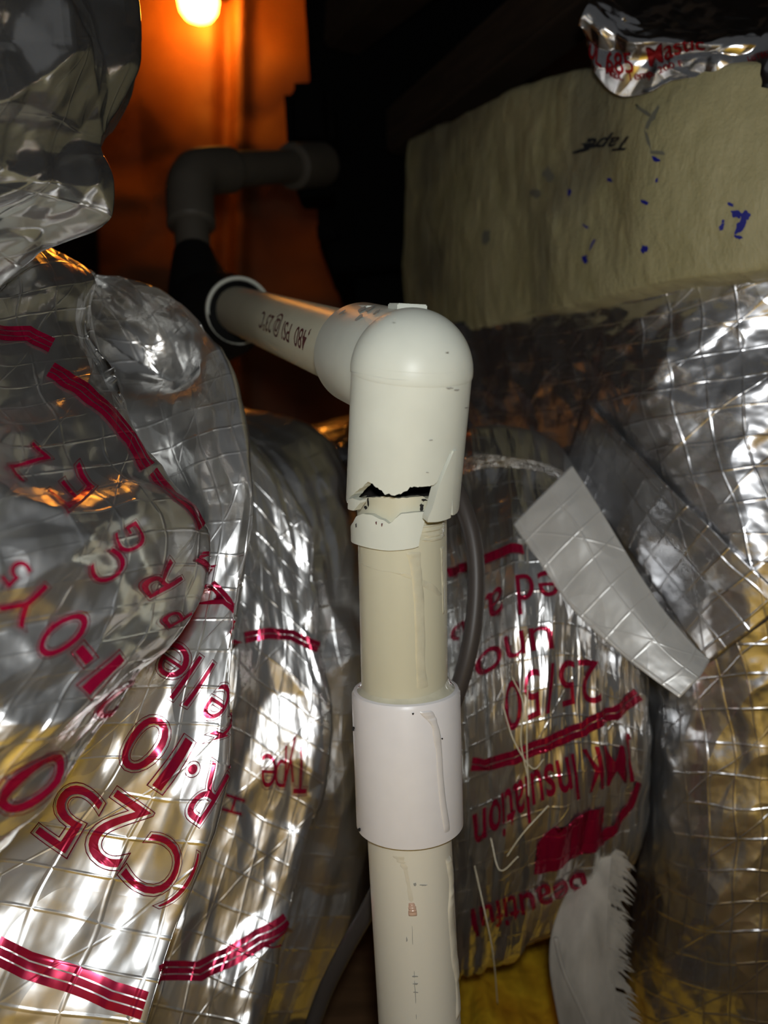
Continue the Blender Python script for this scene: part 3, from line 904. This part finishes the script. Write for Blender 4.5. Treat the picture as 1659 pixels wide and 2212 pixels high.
# ---- the long pleated duct on the left
def left_duct():
    R0 = [(-330, 560, .21), (-330, 700, .20), (-320, 900, .185), (-320, 1100, .175), (-340, 1300, .165), (-380, 1550, .16), (-430, 1800, .155), (-500, 2050, .15), (-600, 2400, .145)]
    C1 = [(95, 523, .345), (190, 585, .335), (215, 690, .325), (280, 830, .305), (335, 1000, .29), (435, 1135, .28), (400, 1335, .26), (300, 1465, .24), (155, 1697, .22), (-20, 1870, .205), (-180, 2060, .19), (-320, 2350, .18)]
    V1 = [(70, 560, .385), (120, 620, .375), (150, 720, .365), (215, 850, .345), (270, 1010, .33), (345, 1135, .32), (310, 1320, .30), (220, 1440, .28), (70, 1660, .26), (-110, 1830, .245), (-270, 2030, .225), (-400, 2350, .21)]
    C2 = [(190, 602, .405), (290, 600, .40), (385, 640, .39), (455, 730, .375), (500, 830, .365), (546, 1050, .34), (537, 1220, .33), (515, 1400, .32), (490, 1620, .31), (440, 1830, .295), (390, 1990, .285), (335, 2180, .27), (270, 2450, .255)]
    V2 = [(180, 680, .45), (270, 680, .445), (340, 720, .435), (400, 800, .42), (435, 900, .41), (465, 1060, .39), (455, 1220, .38), (435, 1400, .37), (410, 1620, .36), (360, 1830, .345), (310, 1990, .335), (250, 2180, .32), (180, 2450, .30)]
    C3 = [(470, 890, .475), (540, 940, .47), (600, 1005, .46), (655, 1095, .45), (688, 1210, .44), (697, 1400, .43), (702, 1560, .425), (690, 1720, .415), (660, 1860, .405), (615, 2010, .395), (560, 2200, .38), (480, 2450, .36)]
    V3 = shift(C3, -75, 20, .05)
    C4 = [(540, 885, .58), (640, 925, .57), (715, 1010, .555), (752, 1110, .545), (768, 1230, .535), (780, 1400, .525), (786, 1600, .515), (795, 1800, .505), (772, 1950, .495), (720, 2080, .485), (640, 2240, .475), (560, 2450, .46)]
    En = [(560, 930, .70), (680, 960, .70), (760, 1040, .69), (800, 1130, .68), (820, 1230, .67), (830, 1400, .66), (830, 1600, .65), (820, 1800, .64), (790, 1950, .63), (730, 2080, .62), (660, 2240, .61), (560, 2450, .59)]
    V1 = shift(V1, -10, 0, .03); V2 = shift(V2, 0, 0, .03)
    rings = [R0, C1, V1, C2, V2, C3, V3, C4, En]
    def hid(k, v):
        a, b = v[0], v[-1]; m = (a + b) / 2
        return [b + [-.06, .03, -.03], m + [-.27, .09, -.13], m + [-.32, .11, 0.0], m + [-.28, .10, .12], a + [-.10, .05, .02]]
    pos = ring_loft(rings, hid, 460, 60, [90, 28, 70, 28, 70, 24, 56, 20], 0.22)
    s = Surf(pos, True); s.outward(None)
    U, V = s.U, s.V
    h = 0.013 * facet(U / 0.06, V / 0.07, 11) + 0.007 * facet(U / 0.024 + 5, V / 0.034, 17) + 0.0022 * facet(U / 0.012, V / 0.018 + 3, 23)
    h += 0.005 * vnoise(U / 0.014, V / 0.16, 31)
    near = np.clip(1 - np.arange(pos.shape[0]) / 130.0, 0, 1)[:, None]           # the nearest lobe is crumpled hardest
    h += near ** 0.5 * (0.012 * facet(U / 0.034 + 2, V / 0.040, 131) + 0.005 * facet(U / 0.015, V / 0.019, 133))
    # fade fine crumple a little on the hidden side so the loop closes cleanly
    j = np.arange(pos.shape[1])[None, :]
    h = h * np.clip(np.minimum(j, pos.shape[1] - 1 - j) / 12.0, 0, 1)
    s.displace(h)
    # the pushed-in dent on the second pleat
    x, y, d = project(s.pos)
    g = np.exp(-(((x - 330) / 70) ** 2 + ((y - 765) / 55) ** 2)) * (d < 0.5)
    s.displace(-0.028 * g)
    t = thing('flex_duct', 'big foil flex duct on the left with deep pleats and red print', 'duct', tuple(s.pos[:, :, :].reshape(-1, 3).min(0)))
    s.build('jacket', M['foil'], t, caps=True)
    ink = M['foil_ink']
    for pix, w in (([(-20, 712), (60, 722), (110, 748)], 34), ([(108, 800), (170, 838), (235, 890), (285, 950), (318, 1010)], 34), ([(330, 1020), (380, 1070), (440, 1140)], 22),
                   ([(428, 1202), (460, 1230)], 26), ([(455, 1262), (490, 1300), (508, 1350), (513, 1390)], 22),
                   ([(528, 1378), (580, 1368), (630, 1372), (688, 1398)], 24),
                   ([(-10, 2050), (60, 2085), (150, 2112), (240, 2150), (312, 2172)], 62), ([(345, 2108), (430, 2098), (490, 2070), (560, 2028), (622, 1992)], 44)):
        s.ribbon('red_stripe', pix, w, ink, t, lines=3 if w > 25 else 2, gap=0.06)
    d2, d1, d3 = (-.82, -.57), (-.65, -.76), (-1, -.04)
    G = [('C', 342, 1871, d2, 112, 138), ('2', 250, 1793, d2, 105, 165), ('5', 150, 1762, d2, 100, 155), ('(', 398, 1905, d2, 26, 150),
         ('0', 314, 1606, d2, 82, 140), ('1', 376, 1650, d2, 24, 135), ('.', 417, 1662, d2, 22, 26), ('R', 447, 1712, d2, 62, 140),
         ('e', 375, 1428, d2, 62, 82), ('l', 402, 1463, d2, 10, 120), ('l', 432, 1478, d2, 10, 120), ('e', 474, 1517, d2, 44, 90), ('t', 492, 1570, d2, 24, 80),
         ('H', 504, 1738, (-.3, 1), 40, 46), ('L', 505, 1675, (.1, 1), 30, 16),
         ('T', 651, 1663, d3, 34, 112), ('y', 628, 1640, d3, 28, 110), ('p', 607, 1655, d3, 28, 100), ('e', 581, 1664, d3, 36, 80),
         ('0', 136, 1372, d1, 72, 128), ('-', 180, 1415, d1, 44, 24), ('1', 222, 1455, d1, 22, 120), ('0', 258, 1508, d1, 44, 120),
         ('0', 68, 1690, d1, 92, 190), ('R', 345, 1250, (-.5, -.86), 60, 90), ('P', 385, 1330, (-.5, -.86), 30, 70),
         ('C', 232, 1226, (-.6, -.8), 62, 84), ('G', 280, 1165, (-.5, -.86), 60, 66), ('Y', 60, 1300, d1, 80, 120), ('5', 30, 1240, d1, 40, 70),
         ('E', 150, 1065, d1, 70, 90), ('Z', 60, 1000, d1, 60, 90)]
    for ch, cx, cy_, dr, w, hh in G:
        s.glyph('letter', ch, cx, cy_, dr, w * .9, hh * .92, ink, t)
left_duct()

# ---- bulging duct end at the upper left
def upper_duct():
    R0 = [(-420, -350, .17), (-400, 0, .165), (-390, 200, .165), (-400, 400, .17), (-450, 600, .175)]
    C1 = [(120, -260, .32), (225, -90, .30), (262, 90, .29), (240, 195, .288), (196, 290, .288), (190, 340, .286), (197, 390, .282), (165, 450, .276), (95, 497, .266), (0, 552, .255), (-140, 630, .245)]
    M1 = [(80, -220, .38), (170, -60, .37), (200, 90, .36), (180, 190, .355), (140, 270, .35), (130, 330, .35), (130, 380, .345), (95, 430, .34), (30, 470, .33), (-60, 520, .32), (-180, 590, .31)]
    E1 = [(0, -160, .46), (60, -50, .46), (80, 50, .45), (60, 130, .45), (40, 200, .445), (30, 260, .44), (20, 320, .435), (0, 370, .43), (-60, 410, .42), (-120, 450, .41), (-220, 520, .40)]
    def hid(k, v):
        a, b = v[0], v[-1]; m = (a + b) / 2
        return [b + [-.05, .01, -.02], m + [-.17, .05, -.04], m + [-.17, .05, .05], a + [-.06, .02, .02]]
    pos = ring_loft([R0, C1, M1, E1], hid, 260, 50, [90, 40, 30])
    s = Surf(pos, True); s.outward(None)
    h = 0.020 * facet(s.U / 0.06, s.V / 0.055, 41) + 0.011 * facet(s.U / 0.030, s.V / 0.028, 47) + 0.002 * facet(s.U / 0.012, s.V / 0.013, 49)
    j = np.arange(pos.shape[1])[None, :]
    s.displace(h * np.clip(np.minimum(j, pos.shape[1] - 1 - j) / 12.0, 0, 1))
    t = thing('flex_duct', 'plain crumpled foil duct bulging in at the upper left corner', 'duct', P(0, 300, .3))
    s.build('jacket', M['foil_thin'], t, caps=True)
upper_duct()

# ---- duct behind the riser on the right, with the red company print
def right_duct():
    ra = [(880, 1150, .57), (880, 1400, .545), (885, 1650, .54), (890, 1900, .55), (900, 2130, .58)]
    rb = [(985, 1035, .485), (1000, 1250, .445), (1012, 1500, .425), (1018, 1750, .425), (1012, 1950, .44), (1000, 2095, .47)]
    rc = [(1100, 1010, .47), (1112, 1200, .415), (1122, 1450, .395), (1127, 1700, .395), (1117, 1900, .41), (1095, 2065, .44)]
    rd = [(1230, 1050, .47), (1255, 1250, .42), (1268, 1480, .40), (1272, 1700, .40), (1257, 1880, .415), (1225, 1990, .44)]
    re = [(1345, 1230, .48), (1378, 1420, .44), (1390, 1560, .43), (1390, 1700, .43), (1375, 1820, .44), (1345, 1890, .46)]
    rf = [(1365, 1300, .53), (1385, 1450, .50), (1390, 1600, .49), (1390, 1720, .49), (1378, 1830, .50), (1365, 1880, .52)]
    def hid(k, v):
        a, b = v[0], v[-1]; m = (a + b) / 2
        return [b + [0, .05, -.02], m + [-0.01, .13, -.05], m + [-0.01, .14, .04], a + [0, .06, .02]]
    pos = ring_loft([ra, rb, rc, rd, re, rf], hid, 300, 50, [40, 50, 60, 55, 30])
    s = Surf(pos, True); s.outward(None)
    U, V = s.U, s.V
    h = 0.0045 * vnoise(U / 0.008, V / 0.07, 61) + 0.0030 * facet(U / 0.012, V / 0.05, 63) + 0.003 * facet(U / 0.03, V / 0.03, 65) + 0.001 * facet(U / 0.007, V / 0.010, 67)
    j = np.arange(pos.shape[1])[None, :]
    s.displace(h * np.clip(np.minimum(j, pos.shape[1] - 1 - j) / 12.0, 0, 1))
    t = thing('flex_duct', 'foil flex duct with red company print behind the riser at right', 'duct', P(1150, 2090, .45))
    s.build('jacket', M['foil_fine'], t, caps=True)
    ink = M['foil_fine_ink']
    s.ribbon('red_stripe', [(968, 1238), (1010, 1222), (1060, 1204), (1130, 1188)], 20, ink, t)
    s.ribbon('red_stripe', [(1020, 1650), (1050, 1655), (1110, 1637), (1180, 1608), (1260, 1575), (1330, 1540), (1378, 1500)], 30, ink, t, lines=2, gap=0.08)
    s.ribbon('red_stripe', [(1300, 1812), (1330, 1786), (1360, 1740), (1380, 1690)], 14, ink, t)
    for st, a, b, c, bo in (('ed a', (1205, 1235), (1050, 1290), (1212, 1320), 0), ('uno ', (1190, 1352), (1020, 1425), (1200, 1430), 0), ('25/50', (1290, 1430), (1090, 1485), (1300, 1525), 0),
                            ('Ab', (1010, 1340), (980, 1350), (1010, 1400), 0),
                            ('JMK Insulation', (1365, 1612), (1022, 1762), (1378, 1690), .01), ('Beautiful', (1262, 1885), (1015, 1965), (1275, 1945), .012)):
        s.text('lettering', st, a, b, c, ink, t, bold=bo)
    # the arrow-shaped emblem
    em = [(1172, 1823), (1202, 1786), (1256, 1780), (1261, 1750), (1304, 1732), (1303, 1765), (1291, 1800), (1299, 1803), (1299, 1820), (1240, 1840), (1223, 1861), (1182, 1886),
          (1164, 1884), (1200, 1848), (1230, 1820), (1220, 1808)]
    c0, Ai = s.local(1240, 1808)
    ij = c0 + (np.array(em, float) - [1240, 1808]) @ Ai.T
    bm = bmesh.new()
    f = bm.faces.new([bm.verts.new((a, b, 0)) for a, b in ij])
    bmesh.ops.triangulate(bm, faces=bm.faces)
    for _ in range(5):
        lg = [e for e in bm.edges if e.calc_length() > 5]
        if not lg: break
        bmesh.ops.subdivide_edges(bm, edges=lg, cuts=1); bmesh.ops.triangulate(bm, faces=bm.faces)
    bm.verts.index_update()
    v, uv = s.sample(np.array([[w.co.x, w.co.y] for w in bm.verts]), 0.0007)
    tri = [[w.index for w in q.verts] for q in bm.faces]; bm.free()
    link_mesh('emblem', mesh_np('emblem', v, None, uv, tri), ink, t)
right_duct()

# ---- foil-wrapped boot and drop at the far right
def sheet_loft(rows, nv, per, tens=0.5):
    A = np.array([crom([Pn(*p) for p in r], nv) for r in rows]); out = []; K = len(A)
    for s in range(K - 1):
        p1, p2 = A[s], A[s + 1]; p0 = A[s - 1] if s else 2 * p1 - p2; p3 = A[s + 2] if s + 2 < K else 2 * p2 - p1
        for t in np.linspace(0, 1, per, endpoint=(s == K - 2)):
            m1 = (p2 - p0) * tens; m2 = (p3 - p1) * tens
            out.append((2 * t**3 - 3 * t**2 + 1) * p1 + (t**3 - 2 * t**2 + t) * m1 + (-2 * t**3 + 3 * t**2) * p2 + (t**3 - t**2) * m2)
    return np.array(out)

def wrapped_drop():
    rows = [[(965, 700, .67), (1100, 690, .59), (1250, 668, .515), (1400, 640, .442), (1550, 590, .412), (1700, 545, .392), (1900, 530, .375)],
            [(990, 880, .65), (1110, 880, .585), (1255, 860, .505), (1400, 830, .436), (1550, 800, .411), (1700, 780, .396), (1900, 780, .385)],
            [(1060, 1000, .63), (1150, 1030, .575), (1280, 1035, .505), (1410, 1015, .438), (1550, 1000, .411), (1700, 990, .396), (1900, 990, .388)],
            [(1180, 1140, .61), (1250, 1190, .55), (1340, 1220, .49), (1430, 1225, .445), (1550, 1220, .41), (1700, 1220, .392), (1900, 1220, .40)],
            [(1330, 1350, .59), (1350, 1400, .53), (1390, 1430, .475), (1455, 1440, .437), (1550, 1440, .412), (1700, 1430, .397), (1900, 1420, .41)],
            [(1410, 1520, .57), (1400, 1570, .51), (1415, 1620, .465), (1470, 1650, .432), (1560, 1660, .412), (1700, 1660, .40), (1900, 1640, .42)],
            [(1405, 1750, .57), (1388, 1820, .51), (1405, 1880, .47), (1455, 1920, .437), (1560, 1940, .412), (1700, 1940, .402), (1900, 1920, .42)],
            [(1380, 2030, .59), (1350, 2120, .53), (1370, 2190, .485), (1430, 2240, .452), (1560, 2280, .422), (1700, 2290, .41), (1900, 2270, .43)],
            [(1340, 2500, .66), (1310, 2600, .60), (1335, 2720, .55), (1400, 2800, .51), (1540, 2880, .475), (1700, 2900, .46), (1900, 2860, .48)]]
    def hid(k, v):
        a, b = v[0], v[-1]
        return [b + [.10, .10, 0], b + [.10, .25, 0], a * .5 + b * .5 + [.12, .33, 0], a + [.05, .12, 0]]
    pos = ring_loft(rows, hid, 260, 40, 30)
    s = Surf(pos, True); s.outward(None)
    h = 0.004 * facet(s.U / 0.05, s.V / 0.05, 71) + 0.0025 * facet(s.U / 0.02, s.V / 0.018, 73) + 0.0008 * facet(s.U / 0.008, s.V / 0.008, 75)
    x, y, d = project(s.pos)
    h = h * (1 + 1.4 * np.clip((1000 - y) / 250, 0, 1))
    j = np.arange(pos.shape[1])[None, :]
    s.displace(h * np.clip(np.minimum(j, pos.shape[1] - 1 - j) / 12.0, 0, 1))
    t = thing('wrapped_duct', 'vertical duct wrapped in gridded foil at the far right', 'duct', P(1690, 2500, .5))
    s.build('jacket', M['foil_wrap'], t, caps=True)
    return s
WRAP = wrapped_drop()

# ---- loose strip of foil tape hanging off the boot
def tape_flap():
    rows = [[(1236, 1005, .425), (1290, 1090, .412), (1350, 1190, .398), (1420, 1300, .385), (1478, 1370, .375), (1535, 1425, .368)],
            [(1190, 1050, .422), (1245, 1140, .407), (1310, 1245, .392), (1385, 1345, .378), (1448, 1415, .368), (1512, 1462, .361)],
            [(1108, 1132, .428), (1165, 1215, .412), (1235, 1315, .396), (1320, 1395, .381), (1395, 1455, .369), (1468, 1506, .358)]]
    pos = sheet_loft(rows, 90, 22)
    s = Surf(pos); s.outward((0.1, 0.9, 0.4))
    s.displace(0.002 * facet(s.U / 0.03, s.V / 0.03, 81) + 0.0012 * facet(s.U / 0.012, s.V / 0.014, 83))
    o = s.build('foil_tape_strip', M['foil_tape'])
    o.modifiers.new('thick', 'SOLIDIFY').thickness = 0.0006
    tag(o, 'loose strip of gridded foil tape hanging across the printed right duct', 'foil tape')
    # wider sheet of the same tape still stuck on the boot above it
    q = np.array([[(1225, 1000), (1540, 1430)], [(1270, 860), (1700, 1300)]], float)
    nu, nv = 40, 60; pos = np.zeros((nu, nv, 3))
    for i in range(nu):
        for j in range(nv):
            f, g = i / (nu - 1), j / (nv - 1)
            px = (q[0, 0] * (1 - g) + q[0, 1] * g) * (1 - f) + (q[1, 0] * (1 - g) + q[1, 1] * g) * f
            v, _ = WRAP.sample(WRAP.at_pixel(*px)[None], 0.004)
            pos[i, j] = v[0]
    for _ in range(6):
        pos[1:-1, 1:-1] = (pos[:-2, 1:-1] + pos[2:, 1:-1] + pos[1:-1, :-2] + pos[1:-1, 2:]) / 4
    s = Surf(pos); s.outward((0.3, 0.9, 0.4))
    s.displace(0.002 * facet(s.U / 0.03, s.V / 0.03, 85))
    o = s.build('foil_tape_sheet', M['foil_wrap'])
    o.modifiers.new('thick', 'SOLIDIFY').thickness = 0.0006
    tag(o, 'wider sheet of gridded foil tape stuck to the boot above the hanging strip', 'foil tape')
tape_flap()

# ---- plenum brushed with mastic, and the printed tape on top of it
def plenum():
    cols = [(885, .80), (930, .745), (1000, .665), (1100, .588), (1250, .497), (1400, .432), (1550, .402), (1700, .384), (1950, .365)]
    base = np.array([[(px - 829.5) / F * d, d] for px, d in cols])
    ztop = [.272, .262, .250, .235, .212, .184, .172, .165, .16]
    nv = 320
    b = crom(np.column_stack([base, ztop]), nv)
    n = np.gradient(b[:, :2], axis=0); n /= np.linalg.norm(n, axis=1, keepdims=True)
    out = np.column_stack([-n[:, 1], n[:, 0]])
    if out[:, 1].mean() > 0: out = -out                       # toward the camera
    rows = []
    def row(off, z): rows.append(np.column_stack([b[:, :2] + out * off, ZC + z]))
    zb = 0.072
    row(-0.34, zb + 0 * b[:, 2]); row(-0.10, zb + 0 * b[:, 2]); row(-0.012, zb - .002 + 0 * b[:, 2])
    for w in np.linspace(0, 1, 110):
        row(0.006 * math.sin(w * math.pi) ** 0.5, zb * (1 - w) + b[:, 2] * w)
    row(-0.010, b[:, 2] + 0.004); row(-0.10, b[:, 2] + 0.012); row(-0.34, b[:, 2] + 0.012)
    s = Surf(np.array(rows)); s.outward((0.35, 0.75, ZC + 0.15))
    U, V = s.U, s.V
    h = 0.004 * vnoise(U / 0.05, V / 0.05, 91) + 0.004 * facet(U / 0.045 + V / 0.09, V / 0.05, 93) + 0.0018 * facet(U / 0.03, V / 0.02 + U / 0.05, 97) + 0.0006 * vnoise(U / 0.015, V / 0.006, 95)
    s.displace(h)
    t = thing('plenum', 'olive plenum box brushed with mastic at the upper right', 'plenum', P(1300, 640, .5))
    o = s.build('coated_wall', M['mastic'], t)
    # closing ends
    for k in (0, -1):
        v = s.pos[:, k]; c = v.mean(0); m = len(v)
        me = mesh_np('end_panel', np.vstack([v, c]), None, None, [[i, (i + 1) % m, m] for i in range(m)])
        link_mesh('end_panel', me, M['mastic'], t, False)
    s.text('handwriting', 'Tape', (1360, 296), (1262, 302), (1352, 326), M['black_ink'], t, bold=.02, shear=.3, lift=.0008)
    s.text('handwriting', 'Ley', (1385, 180), (1340, 185), (1395, 205), M['grey_ink'], t, lift=.0008)
    bl = [(1592, 462, 15, 1.2, .7), (1612, 468, 13, .9, 1.1), (1601, 487, 15, .6, 1.6), (1580, 442, 7, 1.2, .6), (1595, 512, 8, 1.4, .6), (1560, 490, 8, .7, 1.2), (1563, 478, 4, 1, 1),
          (1394, 437, 8, 1.2, .7), (1398, 525, 0, 1, 1), (1230, 415, 9, .8, 1.1), (1314, 390, 6, 1.3, .8), (1394, 538, 9, .9, 1.1), (1262, 562, 9, .7, 1.3), (1280, 530, 8, .4, 1.9), (1418, 345, 8, 1.4, .7), (1265, 490, 7, 1.4, .5), (1420, 390, 5, .6, 1.2)]
    for k, (x, y, r, a, c) in enumerate(bl):
        if r: blot('blue_mark', s, x, y, r, M['blue_ink'], t, 200 + k, squash=(a, c), lift=.0007, rot=0.4)
    for k, (x, y, r, a, c, ro) in enumerate(((1255, 326, 12, 2, .35, -.3), (1272, 303, 5, 1, 1, 0), (1275, 315, 16, 1.5, .3, .2))):
        blot('black_mark', s, x, y, r, M['black_ink'], t, 230 + k, squash=(a, c), rot=ro, lift=.0007)
    for k, (x, y, r, a, c, ro) in enumerate(((1410, 255, 26, .25, 1.3, .5), (1400, 300, 20, .2, 1.4, -.3), (1420, 330, 18, 1.3, .25, .1), (1390, 240, 24, 1.4, .2, .6), (1180, 380, 16, .8, 1.2, 0), (1155, 420, 12, 1.2, .8, 0), (1045, 515, 14, .7, 1.5, .3))):
        blot('smeared_mark', s, x, y, r, M['grey_ink'], t, 240 + k, squash=(a, c), rot=ro, lift=.0006)
    return s
PLEN = plenum()

def printed_tape():
    rows = [[(1262, 95, .470), (1290, 165, .455), (1335, 208, .442), (1400, 200, .424), (1455, 174, .408), (1535, 166, .390), (1600, 186, .374), (1700, 190, .356), (1850, 190, .345)],
            [(1262, 55, .466), (1300, 105, .448), (1345, 130, .432), (1410, 132, .414), (1465, 120, .400), (1540, 118, .386), (1605, 125, .380), (1700, 125, .364), (1850, 120, .35)],
            [(1268, 15, .468), (1310, 45, .450), (1355, 65, .434), (1420, 62, .418), (1475, 65, .410), (1545, 70, .410), (1610, 70, .406), (1700, 60, .386), (1850, 55, .37)],
            [(1285, -30, .50), (1320, -20, .49), (1370, 0, .48), (1430, -5, .475), (1490, 5, .475), (1555, 10, .47), (1620, 10, .458), (1700, 0, .438), (1850, -10, .42)],
            [(1310, -80, .62), (1350, -80, .61), (1400, -75, .60), (1450, -70, .59), (1510, -60, .58), (1570, -60, .57), (1640, -60, .55), (1720, -70, .53), (1850, -80, .50)]]
    for r in (0, 1, 2):                                         # the lower part flops forward, away from the plenum face
        rows[r] = [(x, y, 0.3 * d + 0.7 * 0.578 / (1 + .343 * (x - 829.5) / F + .606 * (1106 - y) / F)) if x < 1650 else (x, y, d) for x, y, d in rows[r]]
    rows[3] = [(x, y, d - 0.055 * max(0, min(1, (1470 - x) / 90))) for x, y, d in rows[3]]
    pos = sheet_loft(rows, 190, 34)
    s = Surf(pos); s.outward((0.3, 1.0, 0.5))
    s.displace(0.008 * facet(s.U / 0.04, s.V / 0.035, 101) + 0.005 * facet(s.U / 0.02, s.V / 0.022, 103) + 0.0018 * facet(s.U / 0.009, s.V / 0.009, 105))
    t = thing('printed_foil_tape', 'crumpled shiny foil tape with red lettering on top of the plenum', 'foil tape', P(1450, 180, .46))
    o = s.build('sheet', M['foil_crisp'], t)
    o.modifiers.new('thick', 'SOLIDIFY').thickness = 0.0004
    s.text('lettering', 'UL 685  Mastic', (1262, 122), (1522, 108), (1262, 82), M['foil_crisp_ink'], t, bold=.006)
    s.text('lettering', 'Max. Temp. 200 F', (1310, 158), (1478, 142), (1310, 136), M['foil_crisp_ink'], t, bold=.004)
    s.text('lettering', 'LISTED', (1618, 135), (1665, 120), (1614, 124), M['foil_crisp_ink'], t)
printed_tape()

# ---- background foil duct lying across, low down
def back_duct():
    n = 120; L = np.linspace(-0.42, 0.36, 110); th = np.linspace(0, 2 * math.pi, n, endpoint=False)
    X = L[:, None] + 0 * th[None, :]
    R = 0.15
    pos = np.stack([X, 1.02 + R * np.cos(th)[None, :] + 0 * X, 0.355 + R * np.sin(th)[None, :] + 0.02 * np.sin(X * 5)], -1)
    s = Surf(pos, True); s.outward(None)
    s.displace(0.012 * facet(s.U / 0.08, s.V / 0.06, 111) + 0.005 * facet(s.U / 0.03, s.V / 0.03, 113))
    t = thing('flex_duct', 'dim foil duct lying crosswise in the background behind the riser', 'duct', (0, 1.02, 0.2))
    s.build('jacket', M['foil_wrap'], t, caps=True)
back_duct()

# ================================================================== loose insulation and scraps
def batt(name, x0, x1, y0, y1, z0, z1, seed, label, top=None):
    nu, nv = 60, 60
    u = np.linspace(-1, 1, nu)[:, None] + np.zeros((1, nv)); v = np.linspace(-1, 1, nv)[None, :] + np.zeros((nu, 1))
    prof = (1 - np.abs(u) ** 6) * (1 - np.abs(v) ** 6)
    X = (x0 + x1) / 2 + u * (x1 - x0) / 2; Y = (y0 + y1) / 2 + v * (y1 - y0) / 2
    Z = z0 + (z1 - z0) * prof ** 0.5 * (1 + 0.25 * vnoise(u * 3, v * 3, seed) + 0.12 * vnoise(u * 9, v * 9, seed + 1))
    if top is not None: Z = np.minimum(Z, top(Y))
    topv = np.stack([X, Y, Z], -1).reshape(-1, 3); botv = np.stack([X, Y, 0 * Z + z0], -1).reshape(-1, 3)
    q = grid_quads(nu, nv)
    me = mesh_np(name, np.vstack([topv, botv]), np.vstack([q, q[:, ::-1] + len(topv)])); fix_normals(me)
    return tag(link_mesh(name, me, M['wool']), label, 'insulation')
batt('insulation_or_reflector_batt', 0.045, 0.155, 0.25, 0.80, 0.0, 0.065, 7, 'amber glass wool batt on the floor under the right duct')
batt('insulation_or_reflector_batt', -0.6, 0.26, -0.33, 0.235, 0.0, 0.32, 9, 'unseen thick yellow glass wool batt heaped up to reflect yellow into the ducts', lambda y: np.minimum(0.32, 0.455 - 0.86 * y))  # out of view; heaped high so the foil reflects yellow

batt('insulation_or_reflector_batt', -0.25, 0.75, -0.52, -0.34, 0.0, 0.60, 13, 'added unseen yellow glass wool batt standing upright to reflect into the foil ducts')  # added behind the camera as a yellow reflector for the foil

def frayed():
    rows = [[(1285, 1840, .430), (1235, 1905, .425), (1195, 2000, .420), (1185, 2080, .418), (1200, 2180, .418), (1230, 2330, .42)],
            [(1300, 1838, .424), (1275, 1930, .416), (1250, 2030, .410), (1250, 2110, .408), (1270, 2210, .408), (1300, 2340, .41)],
            [(1330, 1836, .422), (1322, 1930, .415), (1318, 2030, .410), (1325, 2110, .408), (1345, 2200, .408), (1375, 2340, .41)]]
    pos = sheet_loft(rows, 80, 16)
    s = Surf(pos); s.outward((0.15, 0.9, 0.2))
    s.displace(0.002 * vnoise(s.U / 0.01, s.V / 0.02, 5))
    t = thing('torn_facing', 'pale feather-like strip of torn facing hanging at the lower right', 'torn paper', P(1300, 2330, .41))
    o = s.build('vane', M['fuzz'], t); o.modifiers.new('thick', 'SOLIDIFY').thickness = 0.0008
    rnd = random.Random(4); vs, tr = [], []
    edge = s.pos[-1]
    for k in range(240):
        f = rnd.random(); i = int(f * 78); p = edge[i]
        d = np.array([rnd.uniform(.004, .013), rnd.uniform(-.003, .002), -rnd.uniform(.004, .014)])
        w = np.array([0, 0, rnd.uniform(.0008, .0020)])
        m = p + d * .55 + [0, 0, .001]
        b = len(vs); vs += [p - w - [.002, 0, 0], p + w - [.002, 0, 0], m + w * .6, m - w * .6, p + d]
        tr += [[b, b + 1, b + 2], [b, b + 2, b + 3], [b + 3, b + 2, b + 4]]
    o = link_mesh('fringe', mesh_np('fringe', np.array(vs), None, None, tr), M['fuzz'], t, False); o['kind'] = 'stuff'
    tube('quill', [P(1200, 2025, .414), P(1215, 2090, .411), P(1245, 2160, .409), P(1290, 2260, .408)], [.0012, .0010, .0009], M['fuzz'], t, 8, 30)
frayed()

FIB = ['bent pale fibre hanging below the red 25/50 print', 'short hooked pale fibre crossing the doubled red stripe', 'longest pale fibre hanging by the riser at the bottom of the right duct',
       'slanting pale fibre above the red emblem', 'v-shaped pale fibre just left of the red emblem', 'straight upright pale fibre through the middle of the right duct']
for k, pts in enumerate(([(1105, 1460, .385), (1130, 1520, .378), (1125, 1600, .376), (1140, 1680, .378)], [(1085, 1520, .385), (1110, 1600, .378), (1150, 1660, .378), (1175, 1640, .38)],
                         [(1025, 1870, .40), (1045, 1960, .39), (1065, 2060, .40), (1075, 2170, .43)], [(1185, 1740, .384), (1130, 1800, .381), (1095, 1850, .385)],
                         [(1060, 1810, .395), (1080, 1880, .388), (1120, 1850, .386)], [(1140, 1480, .38), (1138, 1600, .376), (1142, 1720, .378)])):
    tag(tube('glass_fibre', [P(*p) for p in pts], 0.0004, M['strand'], None, 5, 30), FIB[k], 'fibre', 'loose fibres on the right printed duct')

def scrap():
    rows = [[(1075, 915, .54), (1050, 950, .535), (1040, 985, .53)], [(1095, 930, .53), (1085, 960, .525), (1075, 990, .52)], [(1105, 955, .535), (1110, 980, .53), (1110, 1000, .525)]]
    s = Surf(sheet_loft(rows, 20, 10)); s.outward((0.1, 0.9, 0.4)); s.displace(0.003 * facet(s.U / .008, s.V / .008, 6))
    o = s.build('paper_scrap', M['fuzz']); o.modifiers.new('thick', 'SOLIDIFY').thickness = 0.0006
    tag(o, 'small pale torn scrap sticking up right of the broken elbow', 'scrap')
scrap()
